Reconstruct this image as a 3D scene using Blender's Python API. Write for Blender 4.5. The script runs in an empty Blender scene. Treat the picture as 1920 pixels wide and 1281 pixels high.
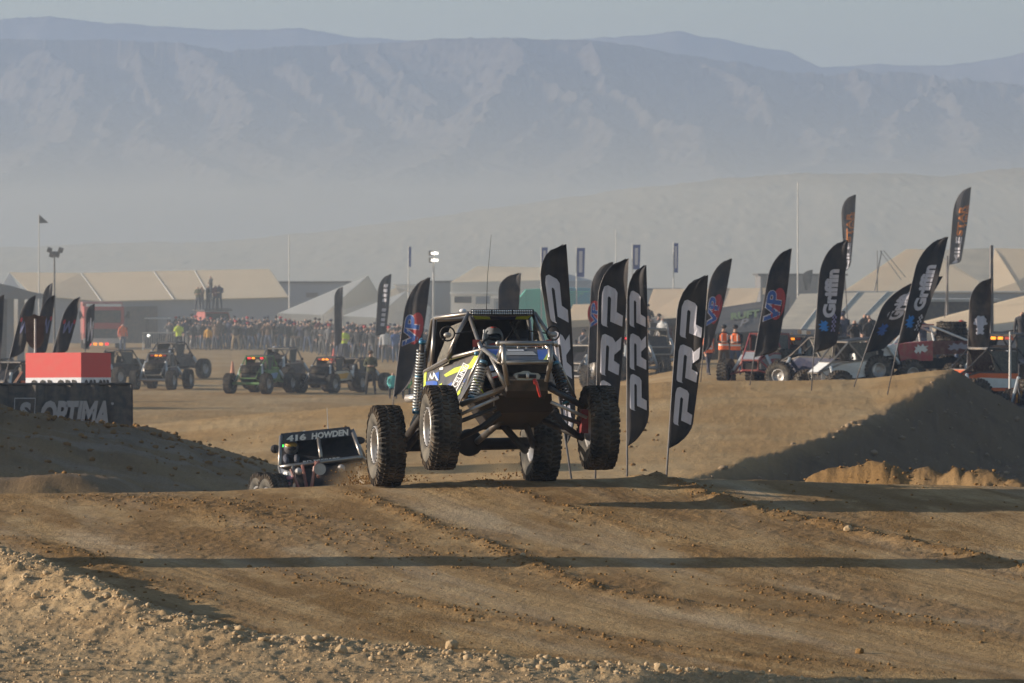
import bpy, bmesh, math, random
import numpy as np
from mathutils import Vector, Matrix, Euler
from mathutils.geometry import tessellate_polygon
R_ = math.radians
random.seed(7)
scene = bpy.context.scene
col = scene.collection

# ------------------------------------------------------------------ camera, sky, sun, exposure
F = 10666.7; CZ = 5.5; VH = 488.0
PHI = math.atan((640.5 - VH) / F)
cd = bpy.data.cameras.new('camera'); cam = bpy.data.objects.new('camera', cd); col.objects.link(cam)
cd.lens = 200; cd.sensor_width = 36; cd.clip_start = 1; cd.clip_end = 30000
cam.location = (0, 0, CZ); cam.rotation_euler = (math.pi / 2 - PHI, 0, 0)
cd.dof.use_dof = True; cd.dof.focus_distance = 67.5; cd.dof.aperture_fstop = 8.0
scene.camera = cam
SUN_EL = 13.0; SUN_AZ = 272.5            # degrees clockwise from +Y: the sun stands on the left, a little beyond the car
w = bpy.data.worlds.new('World'); scene.world = w; w.use_nodes = True
nt = w.node_tree; nt.nodes.clear()
sky = nt.nodes.new('ShaderNodeTexSky'); sky.sky_type = 'NISHITA'; sky.sun_disc = False
sky.sun_elevation = R_(SUN_EL); sky.sun_rotation = R_(SUN_AZ); sky.dust_density = 0.6; sky.air_density = 1.0; sky.ozone_density = 1.0
bgn = nt.nodes.new('ShaderNodeBackground'); bgn.inputs['Strength'].default_value = 0.08
wo = nt.nodes.new('ShaderNodeOutputWorld')
nt.links.new(sky.outputs[0], bgn.inputs[0]); nt.links.new(bgn.outputs[0], wo.inputs[0])
sl = bpy.data.lights.new('sun', 'SUN'); sl.energy = 5.0; sl.angle = R_(0.5); sl.color = (1.0, 0.87, 0.72)
so = bpy.data.objects.new('sun', sl); col.objects.link(so)
sd = Vector((math.sin(R_(SUN_AZ)) * math.cos(R_(SUN_EL)), math.cos(R_(SUN_AZ)) * math.cos(R_(SUN_EL)), math.sin(R_(SUN_EL))))
so.rotation_euler = sd.to_track_quat('Z', 'Y').to_euler(); so.location = (-40, 60, 40)
vs = scene.view_settings; vs.view_transform = 'Standard'; vs.look = 'None'; vs.gamma = 1; vs.use_curve_mapping = False
vs.exposure = 0.78
scene.cycles.use_denoising = True
scene.cycles.volume_bounces = 1; scene.cycles.max_bounces = 6; scene.cycles.transparent_max_bounces = 8
HAZE_D = 0.00032; HAZE_C = (0.40, 0.525, 0.755); DUST_D = 0.0013; DUST_C = (0.67, 0.715, 0.72)

# ------------------------------------------------------------------ helpers
def W(u, v, D):
    "the point at depth D (metres along +Y) that the photograph shows at pixel u, v"
    d = Vector((u - 960, F * math.cos(PHI) + (640.5 - v) * math.sin(PHI), -F * math.sin(PHI) + (640.5 - v) * math.cos(PHI)))
    return Vector((0, 0, CZ)) + d * (D / d.y)

def tag(o, label=None, cat=None, group=None, kind=None):
    if label: o['label'] = label
    if cat: o['category'] = cat
    if group: o['group'] = group
    if kind: o['kind'] = kind
    return o

def thing(name, label, cat, loc=(0, 0, 0), rotz=0, group=None):
    o = bpy.data.objects.new(name, None); col.objects.link(o)
    o.location = loc; o.rotation_euler = (0, 0, rotz)
    o.empty_display_size = 0.2
    return tag(o, label, cat, group)

_m = {}
def M(name, c=(0.5, 0.5, 0.5), rough=0.6, metal=0.0, dust=0.25, dc=(0.30, 0.22, 0.15), sc=6.0, bump=0.0, emit=0.0, alpha=None, spec=None):
    if name in _m: return _m[name]
    m = bpy.data.materials.new(name); m.use_nodes = True; n = m.node_tree; L = n.links
    b = n.nodes['Principled BSDF']
    b.inputs['Roughness'].default_value = rough; b.inputs['Metallic'].default_value = metal
    if spec is not None: b.inputs['Specular IOR Level'].default_value = spec
    tc = n.nodes.new('ShaderNodeTexCoord'); no = n.nodes.new('ShaderNodeTexNoise')
    no.inputs['Scale'].default_value = sc; no.inputs['Detail'].default_value = 5
    L.new(tc.outputs['Object'], no.inputs['Vector'])
    mr = n.nodes.new('ShaderNodeMapRange'); mr.inputs['From Min'].default_value = 0.38; mr.inputs['From Max'].default_value = 0.68
    mr.inputs['To Max'].default_value = dust; L.new(no.outputs['Fac'], mr.inputs['Value'])
    mx = n.nodes.new('ShaderNodeMix'); mx.data_type = 'RGBA'
    mx.inputs['A'].default_value = (*c, 1); mx.inputs['B'].default_value = (*dc, 1)
    L.new(mr.outputs[0], mx.inputs['Factor']); L.new(mx.outputs['Result'], b.inputs['Base Color'])
    if emit:
        b.inputs['Emission Color'].default_value = (*c, 1); b.inputs['Emission Strength'].default_value = emit
    if bump:
        bp = n.nodes.new('ShaderNodeBump'); bp.inputs['Strength'].default_value = bump; bp.inputs['Distance'].default_value = 0.02
        L.new(no.outputs['Fac'], bp.inputs['Height']); L.new(bp.outputs[0], b.inputs['Normal'])
    _m[name] = m
    return m

class MB:
    def __init__(s): s.v = []; s.f = []; s.mi = []; s.cur = 0
    def add(s, vs, fs):
        k = len(s.v); s.v += [tuple(p) for p in vs]; s.f += [tuple(i + k for i in f) for f in fs]; s.mi += [s.cur] * len(fs); return s
    def box(s, c, sz, rot=None):
        h = [q / 2 for q in sz]; c = Vector(c)
        P = [Vector((x * h[0], y * h[1], z * h[2])) for x in (-1, 1) for y in (-1, 1) for z in (-1, 1)]
        if rot is not None:
            Rm = rot if isinstance(rot, Matrix) else Euler(rot).to_matrix()
            P = [Rm @ p for p in P]
        return s.add([p + c for p in P], [(0, 1, 3, 2), (4, 6, 7, 5), (0, 4, 5, 1), (2, 3, 7, 6), (0, 2, 6, 4), (1, 5, 7, 3)])
    def hexa(s, P):  # 8 points: bottom 4 ccw, top 4 ccw
        return s.add(P, [(3, 2, 1, 0), (4, 5, 6, 7), (0, 1, 5, 4), (1, 2, 6, 5), (2, 3, 7, 6), (3, 0, 4, 7)])
    def tube(s, pts, r, n=8, cap=True):
        pts = [Vector(p) for p in pts]; m = len(pts)
        rr = r if isinstance(r, (list, tuple)) else [r] * m
        k = len(s.v); up = None; vs = []
        for i, p in enumerate(pts):
            t = (pts[min(i + 1, m - 1)] - pts[max(i - 1, 0)])
            if t.length < 1e-9: t = Vector((0, 0, 1))
            t.normalize()
            if up is None:
                a = Vector((0, 0, 1)) if abs(t.z) < 0.9 else Vector((1, 0, 0))
                up = (a - t * a.dot(t)).normalized()
            else:
                up = (up - t * up.dot(t)); up = up.normalized() if up.length > 1e-6 else t.orthogonal().normalized()
            b = t.cross(up)
            for j in range(n):
                a = 2 * math.pi * j / n
                vs.append(p + (up * math.cos(a) + b * math.sin(a)) * rr[i])
        fs = [(i * n + j, i * n + (j + 1) % n, (i + 1) * n + (j + 1) % n, (i + 1) * n + j) for i in range(m - 1) for j in range(n)]
        if cap: fs += [tuple(range(n))[::-1], tuple((m - 1) * n + j for j in range(n))]
        return s.add(vs, fs)
    def lathe(s, prof, n=32, Mx=None, close=True):  # prof: (x along axis X, radius)
        vs = []
        for (x, r) in prof:
            for j in range(n):
                a = 2 * math.pi * j / n; vs.append(Vector((x, r * math.cos(a), r * math.sin(a))))
        if Mx is not None: vs = [Mx @ p for p in vs]
        m = len(prof)
        fs = [(i * n + j, (i + 1) * n + j, (i + 1) * n + (j + 1) % n, i * n + (j + 1) % n) for i in range(m - 1) for j in range(n)]
        if close: fs += [tuple(range(n)), tuple((m - 1) * n + j for j in range(n))[::-1]]
        return s.add(vs, fs)
    def ball(s, c, r, n=10, m=7, sc=(1, 1, 1), rot=None):
        c = Vector(c); vs = []
        for i in range(m + 1):
            th = math.pi * i / m
            for j in range(n):
                a = 2 * math.pi * j / n
                p = Vector((r * sc[0] * math.sin(th) * math.cos(a), r * sc[1] * math.sin(th) * math.sin(a), r * sc[2] * math.cos(th)))
                if rot is not None: p = Euler(rot).to_matrix() @ p
                vs.append(c + p)
        fs = [(i * n + j, (i + 1) * n + j, (i + 1) * n + (j + 1) % n, i * n + (j + 1) % n) for i in range(m) for j in range(n)]
        return s.add(vs, fs)
    def sheet(s, P, th=0.006):  # polygon of 3D points given a thickness along its normal
        P = [Vector(p) for p in P]; nrm = Vector((0, 0, 0))
        for i in range(len(P)): nrm += P[i].cross(P[(i + 1) % len(P)])
        nrm.normalize(); n = len(P)
        return s.add([p + nrm * th / 2 for p in P] + [p - nrm * th / 2 for p in P],
                     [tuple(range(n)), tuple(range(2 * n - 1, n - 1, -1))] + [(i, n + i, n + (i + 1) % n, (i + 1) % n) for i in range(n)])
    def build(s, name, mats, parent=None, org=None, smooth=False, kind=None):
        if not isinstance(mats, (list, tuple)): mats = [mats]
        me = bpy.data.meshes.new(name)
        a_ = parent
        while a_ is not None and a_.parent is not None: a_ = a_.parent
        o3 = Vector(a_.location) if (a_ is not None and a_.get('_world')) else Vector((0, 0, 0))
        me.from_pydata([Vector(p) - o3 for p in s.v], [], s.f)
        for m in mats: me.materials.append(m)
        if len(mats) > 1: me.polygons.foreach_set('material_index', s.mi)
        if smooth: me.polygons.foreach_set('use_smooth', [True] * len(me.polygons))
        me.update()
        o = bpy.data.objects.new(name, me); col.objects.link(o)
        if parent is not None: o.parent = parent
        if kind: o['kind'] = kind
        return o

def wthing(name, label, cat, loc, group=None):
    "a thing whose parts are written in world coordinates"
    o = thing(name, label, cat, loc, 0, group); o['_world'] = 1; return o

# text as flat triangles, box-normalised to 0..1 in both directions
_tx = {}
def glyphs(s, bold=0.0, shear=0.0, spacing=1.0):
    key = (s, bold, shear, spacing)
    if key in _tx: return _tx[key]
    c = bpy.data.curves.new('t', 'FONT'); c.body = s; c.offset = bold; c.shear = shear; c.space_character = spacing; c.resolution_u = 3
    c.fill_mode = 'BOTH'
    o = bpy.data.objects.new('t', c); col.objects.link(o)
    dg = bpy.context.evaluated_depsgraph_get(); me = o.evaluated_get(dg).to_mesh()
    V = [(p.co.x, p.co.y) for p in me.vertices]; Fc = [tuple(p.vertices) for p in me.polygons]
    o.evaluated_get(dg).to_mesh_clear(); bpy.data.objects.remove(o); bpy.data.curves.remove(c)
    xs = [p[0] for p in V]; ys = [p[1] for p in V]; x0, x1, y0, y1 = min(xs), max(xs), min(ys), max(ys)
    V = [((x - x0) / (x1 - x0), (y - y0) / (y1 - y0)) for x, y in V]
    _tx[key] = (V, Fc); return _tx[key]

def polys2(plist):
    V = []; Fc = []
    for loops in plist:
        if not isinstance(loops[0][0], (tuple, list)): loops = [loops]
        k = len(V); flat = [p for l in loops for p in l]; V += flat
        for t in tessellate_polygon([[Vector((p[0], p[1], 0)) for p in l] for l in loops]): Fc.append(tuple(i + k for i in t))
    return V, Fc

def cut2(g, nx, ny):
    V, Fc = g
    bm = bmesh.new(); vv = [bm.verts.new((x, y, 0)) for x, y in V]
    for f in Fc:
        try: bm.faces.new([vv[i] for i in f])
        except ValueError: pass
    xs = [p[0] for p in V]; ys = [p[1] for p in V]
    for i in range(1, nx): bmesh.ops.bisect_plane(bm, geom=bm.verts[:] + bm.edges[:] + bm.faces[:], plane_co=(min(xs) + (max(xs) - min(xs)) * i / nx, 0, 0), plane_no=(1, 0, 0))
    for i in range(1, ny): bmesh.ops.bisect_plane(bm, geom=bm.verts[:] + bm.edges[:] + bm.faces[:], plane_co=(0, min(ys) + (max(ys) - min(ys)) * i / ny, 0), plane_no=(0, 1, 0))
    bm.verts.index_update()
    r = [(v.co.x, v.co.y) for v in bm.verts], [tuple(v.index for v in f.verts) for f in bm.faces]
    bm.free(); return r

def quadmap(A, B, C_, D_, off):
    "A bottom left, B bottom right, C top right, D top left"
    A, B, C_, D_ = map(Vector, (A, B, C_, D_)); n = (B - A).cross(D_ - A).normalized() * off
    return lambda x, y: (A * (1 - x) + B * x) * (1 - y) + (D_ * (1 - x) + C_ * x) * y + n

def decal(name, g, fmap, mat, parent, nx=0, ny=0):
    if nx: g = cut2(g, nx, ny)
    mb = MB(); mb.add([fmap(x, y) for x, y in g[0]], g[1]); return mb.build(name, mat, parent)

# ------------------------------------------------------------------ noise
def _h(i, j, s):
    n = (i * 374761393 + j * 668265263 + s * 974634777) & 0xffffffff
    n = ((n ^ (n >> 13)) * 1274126177) & 0xffffffff
    return ((n ^ (n >> 16)) & 0xffff) / 65535.0
def vnoise(x, y, s=0):
    xi = np.floor(x).astype(np.int64); yi = np.floor(y).astype(np.int64); fx = x - xi; fy = y - yi
    fx = fx * fx * (3 - 2 * fx); fy = fy * fy * (3 - 2 * fy)
    a = _h(xi, yi, s); b = _h(xi + 1, yi, s); c = _h(xi, yi + 1, s); d = _h(xi + 1, yi + 1, s)
    return (a * (1 - fx) + b * fx) * (1 - fy) + (c * (1 - fx) + d * fx) * fy
def fbm(x, y, o=4, s=0, g=0.5):
    t = 0; a = 1; n = 0
    for k in range(o):
        t = t + a * vnoise(x * 2 ** k + 17.3 * k, y * 2 ** k - 9.1 * k, s + k); n += a; a *= g
    return t / n * 2 - 1
def ss(a, b, x):
    t = np.clip((x - a) / (b - a), 0, 1); return t * t * (3 - 2 * t)
def pline(x, y, P):
    "distance to a polyline, its carried value there, and the side (positive on its left)"
    best = np.full(np.shape(x), 1e9); val = np.zeros(np.shape(x)); side = np.zeros(np.shape(x))
    for a, b in zip(P[:-1], P[1:]):
        dx, dy = b[0] - a[0], b[1] - a[1]; l2 = dx * dx + dy * dy
        t = np.clip(((x - a[0]) * dx + (y - a[1]) * dy) / l2, 0, 1)
        d = np.hypot(x - a[0] - t * dx, y - a[1] - t * dy)
        k = d < best; best = np.where(k, d, best)
        if len(a) > 2: val = np.where(k, a[2] + (b[2] - a[2]) * t, val)
        side = np.where(k, np.sign(dx * (y - a[1]) - dy * (x - a[0])), side)
    return best, val, side

# ------------------------------------------------------------------ the lie of the land
BERM = [(-14, 68, .3), (-7.2, 63, .3), (-5.15, 58.3, .30), (-4.44, 56.4, .27), (-3.38, 53.3, .20), (-2.45, 52.0, .14), (-1.32, 51.3, .10), (0, 50.4, .06), (1.57, 49.6, .04), (6, 46.6, .04), (10, 44, .04)]
def Hb(x, y):
    x = np.asarray(x, float); y = np.asarray(y, float)
    up = 2.744 - .043 * (70 - y) + .016 * np.minimum(x + 0.5, 0) * ss(50, 70, y) + .06 * np.sin(x * .5 + 1) * ss(60, 72, y)
    t = np.maximum(y - 70, 0)
    dn = np.where(t < 3, .035 * t * t + .043 * t, .035 * 9 + .253 * (t - 3) + .043 * 3)
    main = up - dn
    main = np.where(np.abs(x) > 16, main - (np.abs(x) - 16) * .15, main)
    plain = .1 + .1 * fbm(x / 15, y / 15, 2, 5)
    # second jump behind
    zc = np.interp(x, [-40, -12, -7.5, -3.85, -.9, 4.3, 9.5, 12, 13], [.2, .75, 1.2, 1.5, 1.75, 2.14, 2.2, 2.48, 2.45])
    p = np.clip((y - 98) / 60, 0, 1); p = p * (1 - .25 * np.sin(p * math.pi))
    z2 = .3 + (zc - .3) * p
    plat = 1.35 * ss(-2, 6, x - (y - 158) * .03) * (1 - ss(240, 340, y))
    beyond = plat + (zc - plat) * np.exp(-np.maximum(y - 158, 0) / 9)
    z2 = np.where(y > 158, beyond, z2)
    xr = 3.1 + (y - 118) * .23 + .35 * fbm(y / 4, y * 0, 3, 3) * (1 - ss(146, 157, y))
    xr = np.where(y > 158, 12.3 + (y - 158) * .06, xr)
    base_r = .1 + .9 * ss(150, 168, y) * (1 - ss(240, 340, y))
    z2 = np.where(x > xr, np.maximum(z2 - np.maximum(x - xr, 0) * .58, base_r), z2)
    # banked mound on the left
    zm = np.interp(x, [-34, -26, -20, -15, -10.3, -7.6, -4.96, -3, -1], [1.5, 4.6, 5.3, 4.0, 2.45, 2.02, 1.22, .5, .1])  # part left of the frame raised so its shadow covers the mound
    yc = 116 + .3 * (x + 10)
    mound = zm * np.exp(-((y - yc) / np.where(y < yc, 13., 10.)) ** 2)
    z = np.maximum(np.maximum(plain, np.where(y > 85, z2, 0)), np.where(y > 85, mound, 0))
    bk = (1.90 + .26 * fbm(x * .5, y * .4, 4, 77) + .02 * (x + 8)) * np.exp(-((y - 94.5 - .25 * (x + 8)) / 4.5) ** 2) * ss(-4.2, -6.8, x) * ss(-24, -16, x)
    z = np.where(y > 82, np.maximum(z, bk), z)
    z = np.where(y < 90, np.maximum(main, z), z)
    # loose earth banked along the right of the crest
    d, h, _ = pline(x, y, [(2.6, 78, .05), (3.5, 77.6, .45), (4.2, 77, .98), (5.0, 76.5, 1.12), (6.1, 75.5, .80), (6.9, 73.6, .24), (8.5, 72, .22)])
    z = z + h * np.exp(-(d / .9) ** 2)
    # earth ridge along the near left edge of the track
    d, h, side = pline(x, y, BERM)
    outer = side < 0
    z = z + h * np.where(outer, np.exp(-(d / .75) ** 2), np.exp(-(d / .38) ** 2)) + np.where(outer, .04 * ss(0, 1, d), 0)
    return z
def Hs(x, y): return float(Hb(np.array([x]), np.array([y]))[0])

RUTS = [  # crumbling ridges of earth between the wheel tracks: polyline (x, y, strength), half width, height
    ([(-5.2, 69.6, 1), (-3.8, 68.3, 1), (-2.6, 65.5, 1), (-1.6, 62.5, .7), (-.6, 60, .5), (.6, 57.5, .3)], .70, .035),
    ([(-2.0, 69.5, .3), (-1.64, 67.5, .9), (-.75, 63.8, .8), (.11, 60.3, 1), (.8, 57.2, 1), (1.8, 55.6, .7), (3.6, 53.8, .5)], .16, .05),
    ([(1.7, 70.6, 1), (2.6, 67.0, 1), (3.76, 63.6, .9), (5.35, 59.4, .8), (7, 56, .6)], .17, .075),
    ([(-2.6, 59.5, .4), (-1.4, 56.8, .8), (.3, 53.6, .8), (1.7, 51.4, .8), (3.6, 49.9, .6)], .20, .028),
    ([(2.3, 57.5, .8), (3.3, 55.4, .7), (4.4, 53.0, .5)], .22, .03),
    ([(-5.6, 63.5, .6), (-4.6, 61, .8), (-3.9, 58.5, .8), (-2.9, 56, .4)], .25, .05),
    ([(-.4, 70.2, .6), (.5, 67, .6), (1.3, 64, .6), (2.2, 61.5, .3)], .12, .03),
]
def gcurve(y):
    w_ = 66 - y; return .20 * w_ + .008 * w_ * np.abs(w_)

def fan(rows, cols, name, zf):
    y = rows[:, None] * np.ones_like(cols)[None, :]; x = cols[None, :] * np.maximum(y, 40)
    z = zf(x, y); n0, n1 = y.shape
    V = np.stack([x, y, z], -1).reshape(-1, 3).astype(np.float32)
    i = np.arange(n0 - 1)[:, None] * n1 + np.arange(n1 - 1)[None, :]
    Q = np.stack([i, i + 1, i + n1 + 1, i + n1], -1).reshape(-1, 4).astype(np.int32)
    me = bpy.data.meshes.new(name)
    me.vertices.add(len(V)); me.vertices.foreach_set('co', V.ravel())
    me.loops.add(Q.size); me.loops.foreach_set('vertex_index', Q.ravel())
    me.polygons.add(len(Q)); me.polygons.foreach_set('loop_start', np.arange(0, Q.size, 4, dtype=np.int32))
    me.polygons.foreach_set('use_smooth', np.ones(len(Q), dtype=bool))
    me.update(calc_edges=True)
    return me, x, y, z

def attr(me, name, a):
    at = me.attributes.new(name, 'FLOAT', 'POINT'); at.data.foreach_set('value', np.asarray(a, np.float32).ravel())

FIELD = {}
def ground_z(x, y):
    z = Hb(x, y)
    near = 1 - ss(80, 100, y)
    d, h, side = pline(x, y, BERM)
    track = np.where(side > 0, ss(.15, .6, d), 0) * near + (1 - near)
    rocky = (1 - track)
    crumb = np.zeros_like(z)
    for P, hw, hh in RUTS:
        dd, st, _ = pline(x + .12 * fbm(x * 1.1, y * .7, 3, 9), y, P)
        e = st * np.exp(-(dd / hw) ** 2)
        z = z + hh * e * (.55 + .9 * fbm(x * 4, y * 4, 4, 21)); crumb = np.maximum(crumb, e)
    s = x - gcurve(y)
    st = fbm(s * 1.6, y * .10, 4, 31)
    patch = ss(.02, .35, fbm(s * .9, y * .16, 4, 33) + .25 * fbm(x * 3, y * 1.2, 3, 35))
    z = z + near * track * (.012 * st + .004 * fbm(s * 14, y * .25, 3, 37) * ss(-.1, .3, fbm(s * .7, y * .1, 2, 39)))
    crumb = np.maximum(crumb, near * track * patch * .8)
    z = z + near * crumb * (.014 * fbm(x * 8, y * 5, 4, 41) + .012 * np.maximum(0, fbm(x * 19, y * 13, 2, 42)))
    tt = np.sin((y + .5 * s) * 2 * math.pi / .21 + 2 * fbm(x, y, 2, 43)) # tread marks
    z = z + near * track * .011 * tt * ss(.12, .4, fbm(s * 1.1 + 5, y * .2, 3, 45))
    dd, st2, _ = pline(x, y, RUTS[2][0]); z = z + near * .012 * np.sin(y * 2 * math.pi / .33) * np.exp(-((dd - .25) / .15) ** 2)
    wash = ss(-.2, .2, -(x + 3.9)) * ss(54, 57, y) * (1 - ss(62, 66, y)) * track * near
    z = z + wash * .012 * np.sin((y * 1.0 + x * .5) * 2 * math.pi / .5)
    z = z + rocky * near * (.03 * fbm(x * 1.3, y * .9, 4, 51, .6) + .024 * fbm(x * 6, y * 4.0, 4, 53, .6) + .014 * np.maximum(0, fbm(x * 16, y * 11, 2, 54)) + .05 * np.exp(-(d / .8) ** 2) * fbm(x * 7, y * 6, 3, 55))
    # further ground: rough, with ruts
    fr = 1 - near
    xr = 3.2 + (y - 118) * .22
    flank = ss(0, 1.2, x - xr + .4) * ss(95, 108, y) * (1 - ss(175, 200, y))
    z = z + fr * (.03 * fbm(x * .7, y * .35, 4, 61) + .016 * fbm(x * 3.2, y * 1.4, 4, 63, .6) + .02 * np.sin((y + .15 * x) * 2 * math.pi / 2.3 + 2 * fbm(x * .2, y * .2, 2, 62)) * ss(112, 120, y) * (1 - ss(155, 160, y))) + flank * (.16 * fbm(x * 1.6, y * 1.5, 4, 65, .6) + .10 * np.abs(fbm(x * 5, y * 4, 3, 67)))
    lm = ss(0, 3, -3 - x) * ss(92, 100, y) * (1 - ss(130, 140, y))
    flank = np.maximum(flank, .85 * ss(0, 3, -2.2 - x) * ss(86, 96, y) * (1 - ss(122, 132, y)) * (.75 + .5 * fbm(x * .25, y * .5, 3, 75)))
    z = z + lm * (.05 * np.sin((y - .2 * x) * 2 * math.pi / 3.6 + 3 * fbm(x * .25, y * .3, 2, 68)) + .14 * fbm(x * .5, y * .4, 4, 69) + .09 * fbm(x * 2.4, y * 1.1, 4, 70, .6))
    bm_, hb, _ = pline(x, y, [(3.4, 77.6, 1), (4.2, 77, 1), (5.0, 76.5, 1), (6.1, 75.5, 1), (6.9, 73.6, 1), (8.5, 72, 1)])
    z = z + .17 * np.exp(-(bm_ / .9) ** 2) * fbm(x * 3.2, y * 2.6, 4, 71)
    crumb = np.maximum(crumb, np.exp(-(bm_ / 1.0) ** 2))
    z = np.where(y > 400, z * np.maximum(0, 1 - (y - 400) / 300), z)
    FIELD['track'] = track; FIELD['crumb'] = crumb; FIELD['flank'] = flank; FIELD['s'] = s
    return z

rows = np.concatenate([np.linspace(-30, 40, 12), np.linspace(43, 46, 12)[:-1], np.linspace(46, 73, 430), 73 + 190 * (np.linspace(0, 1, 260)[1:]) ** 1.5, 263 + 7000 * (np.linspace(0, 1, 50)[1:]) ** 2.2])
cc = np.linspace(-.105, .105, 760)
oc = .105 + 2.6 * np.linspace(0, 1, 40)[1:] ** 2.2
cols = np.concatenate([-oc[::-1], cc, oc])
gme, gx, gy, gz = fan(rows, cols, 'ground', ground_z)
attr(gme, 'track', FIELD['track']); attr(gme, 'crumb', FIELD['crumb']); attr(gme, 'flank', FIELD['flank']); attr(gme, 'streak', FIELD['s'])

gm = bpy.data.materials.new('desert_soil'); gm.use_nodes = True; n = gm.node_tree; L = n.links; b = n.nodes['Principled BSDF']
b.inputs['Roughness'].default_value = 1.0; b.inputs['Specular IOR Level'].default_value = 0.08
def N(t, **k):
    q = n.nodes.new(t)
    for a, v in k.items(): setattr(q, a, v)
    return q
def at(nm): q = N('ShaderNodeAttribute'); q.attribute_name = nm; return q.outputs['Fac']
def noise(vec, scale, detail=5, rough=.55):
    q = N('ShaderNodeTexNoise'); q.inputs['Scale'].default_value = scale; q.inputs['Detail'].default_value = detail; q.inputs['Roughness'].default_value = rough
    L.new(vec, q.inputs['Vector']); return q.outputs['Fac']
def mrange(v, a, b_, c=0, d=1):
    q = N('ShaderNodeMapRange'); q.inputs['From Min'].default_value = a; q.inputs['From Max'].default_value = b_; q.inputs['To Min'].default_value = c; q.inputs['To Max'].default_value = d
    L.new(v, q.inputs['Value']); return q.outputs[0]
def mixc(f, a, b_):
    q = N('ShaderNodeMix', data_type='RGBA')
    for sck, val in (('Factor', f), ('A', a), ('B', b_)):
        if isinstance(val, (tuple, float, int)): q.inputs[sck].default_value = (*val, 1) if isinstance(val, tuple) else val
        else: L.new(val, q.inputs[sck])
    return q.outputs['Result']
def mul(a, b_):
    q = N('ShaderNodeMath', operation='MULTIPLY')
    for i, v in enumerate((a, b_)):
        if isinstance(v, (float, int)): q.inputs[i].default_value = v
        else: L.new(v, q.inputs[i])
    return q.outputs[0]
tc = N('ShaderNodeTexCoord'); obj = tc.outputs['Object']
sep = N('ShaderNodeSeparateXYZ'); L.new(obj, sep.inputs[0])
cmb = N('ShaderNodeCombineXYZ'); L.new(at('streak'), cmb.inputs[0]); L.new(mul(sep.outputs[1], .13), cmb.inputs[1])
stv = cmb.outputs[0]
cmb2 = N('ShaderNodeCombineXYZ'); L.new(sep.outputs[0], cmb2.inputs[0]); L.new(mul(sep.outputs[1], .45), cmb2.inputs[1]); sqv = cmb2.outputs[0]
BROWN = (.385, .255, .120); DBROWN = (.235, .140, .055); PALE = (.56, .41, .22); GREY = (.50, .41, .29); LOOSE = (.225, .130, .050)
c1 = mixc(mrange(noise(stv, 1.3, 6), .44, .58), BROWN, DBROWN)
c1 = mixc(mul(mrange(noise(stv, 5.5, 5, .6), .48, .62), .35), c1, DBROWN)
c1 = mixc(mul(mrange(noise(stv, .8, 5), .50, .66), .5), c1, GREY)
c1 = mixc(mul(mrange(noise(sqv, 2.2, 6, .65), .5, .7), .45), c1, PALE)
c1 = mixc(mul(at('crumb'), .85), c1, LOOSE)
c2 = mixc(mrange(noise(sqv, 1.2, 6, .65), .40, .62), (.48, .34, .185), (.37, .25, .13))
c2 = mixc(mul(mrange(noise(sqv, 9, 4, .7), .56, .72), .4), c2, (.58, .46, .31))
far = mrange(sep.outputs[1], 76, 100)
nf = mixc(mrange(noise(sqv, .25, 5, .6), .4, .62), (.42, .265, .115), (.49, .345, .18))
band2 = N('ShaderNodeCombineXYZ'); L.new(mul(sep.outputs[0], .5), band2.inputs[0]); L.new(mul(sep.outputs[1], .35), band2.inputs[1])
nf = mixc(mul(mrange(noise(band2.outputs[0], 1.3, 6, .65), .46, .66), .40), nf, (.29, .175, .075))
c = mixc(at('track'), c2, c1)
c = mixc(far, c, nf)
c = mixc(mul(at('flank'), .9), c, (.135, .092, .056))  # ridge flank and left mound coloured darker to deepen their shade
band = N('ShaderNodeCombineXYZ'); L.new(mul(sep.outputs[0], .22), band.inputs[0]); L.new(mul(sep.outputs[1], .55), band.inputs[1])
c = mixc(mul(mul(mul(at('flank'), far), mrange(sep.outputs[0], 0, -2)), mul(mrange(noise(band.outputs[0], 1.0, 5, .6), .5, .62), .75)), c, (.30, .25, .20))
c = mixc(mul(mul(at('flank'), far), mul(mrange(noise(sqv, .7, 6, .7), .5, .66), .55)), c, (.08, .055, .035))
fine = noise(obj, 26, 4, .7)
c = mixc(mul(mrange(fine, .42, .62), .38), c, (.12, .075, .04))
L.new(c, b.inputs['Base Color'])
bp = N('ShaderNodeBump'); bp.inputs['Strength'].default_value = .8; bp.inputs['Distance'].default_value = .02
L.new(noise(obj, 14, 6, .72), bp.inputs['Height'])
bp2 = N('ShaderNodeBump'); bp2.inputs['Strength'].default_value = .6; bp2.inputs['Distance'].default_value = .05
L.new(noise(sqv, 3.2, 6, .68), bp2.inputs['Height']); L.new(bp.outputs[0], bp2.inputs['Normal'])
L.new(bp2.outputs[0], b.inputs['Normal'])
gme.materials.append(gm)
ground = bpy.data.objects.new('ground', gme); col.objects.link(ground); ground['kind'] = 'structure'

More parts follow.
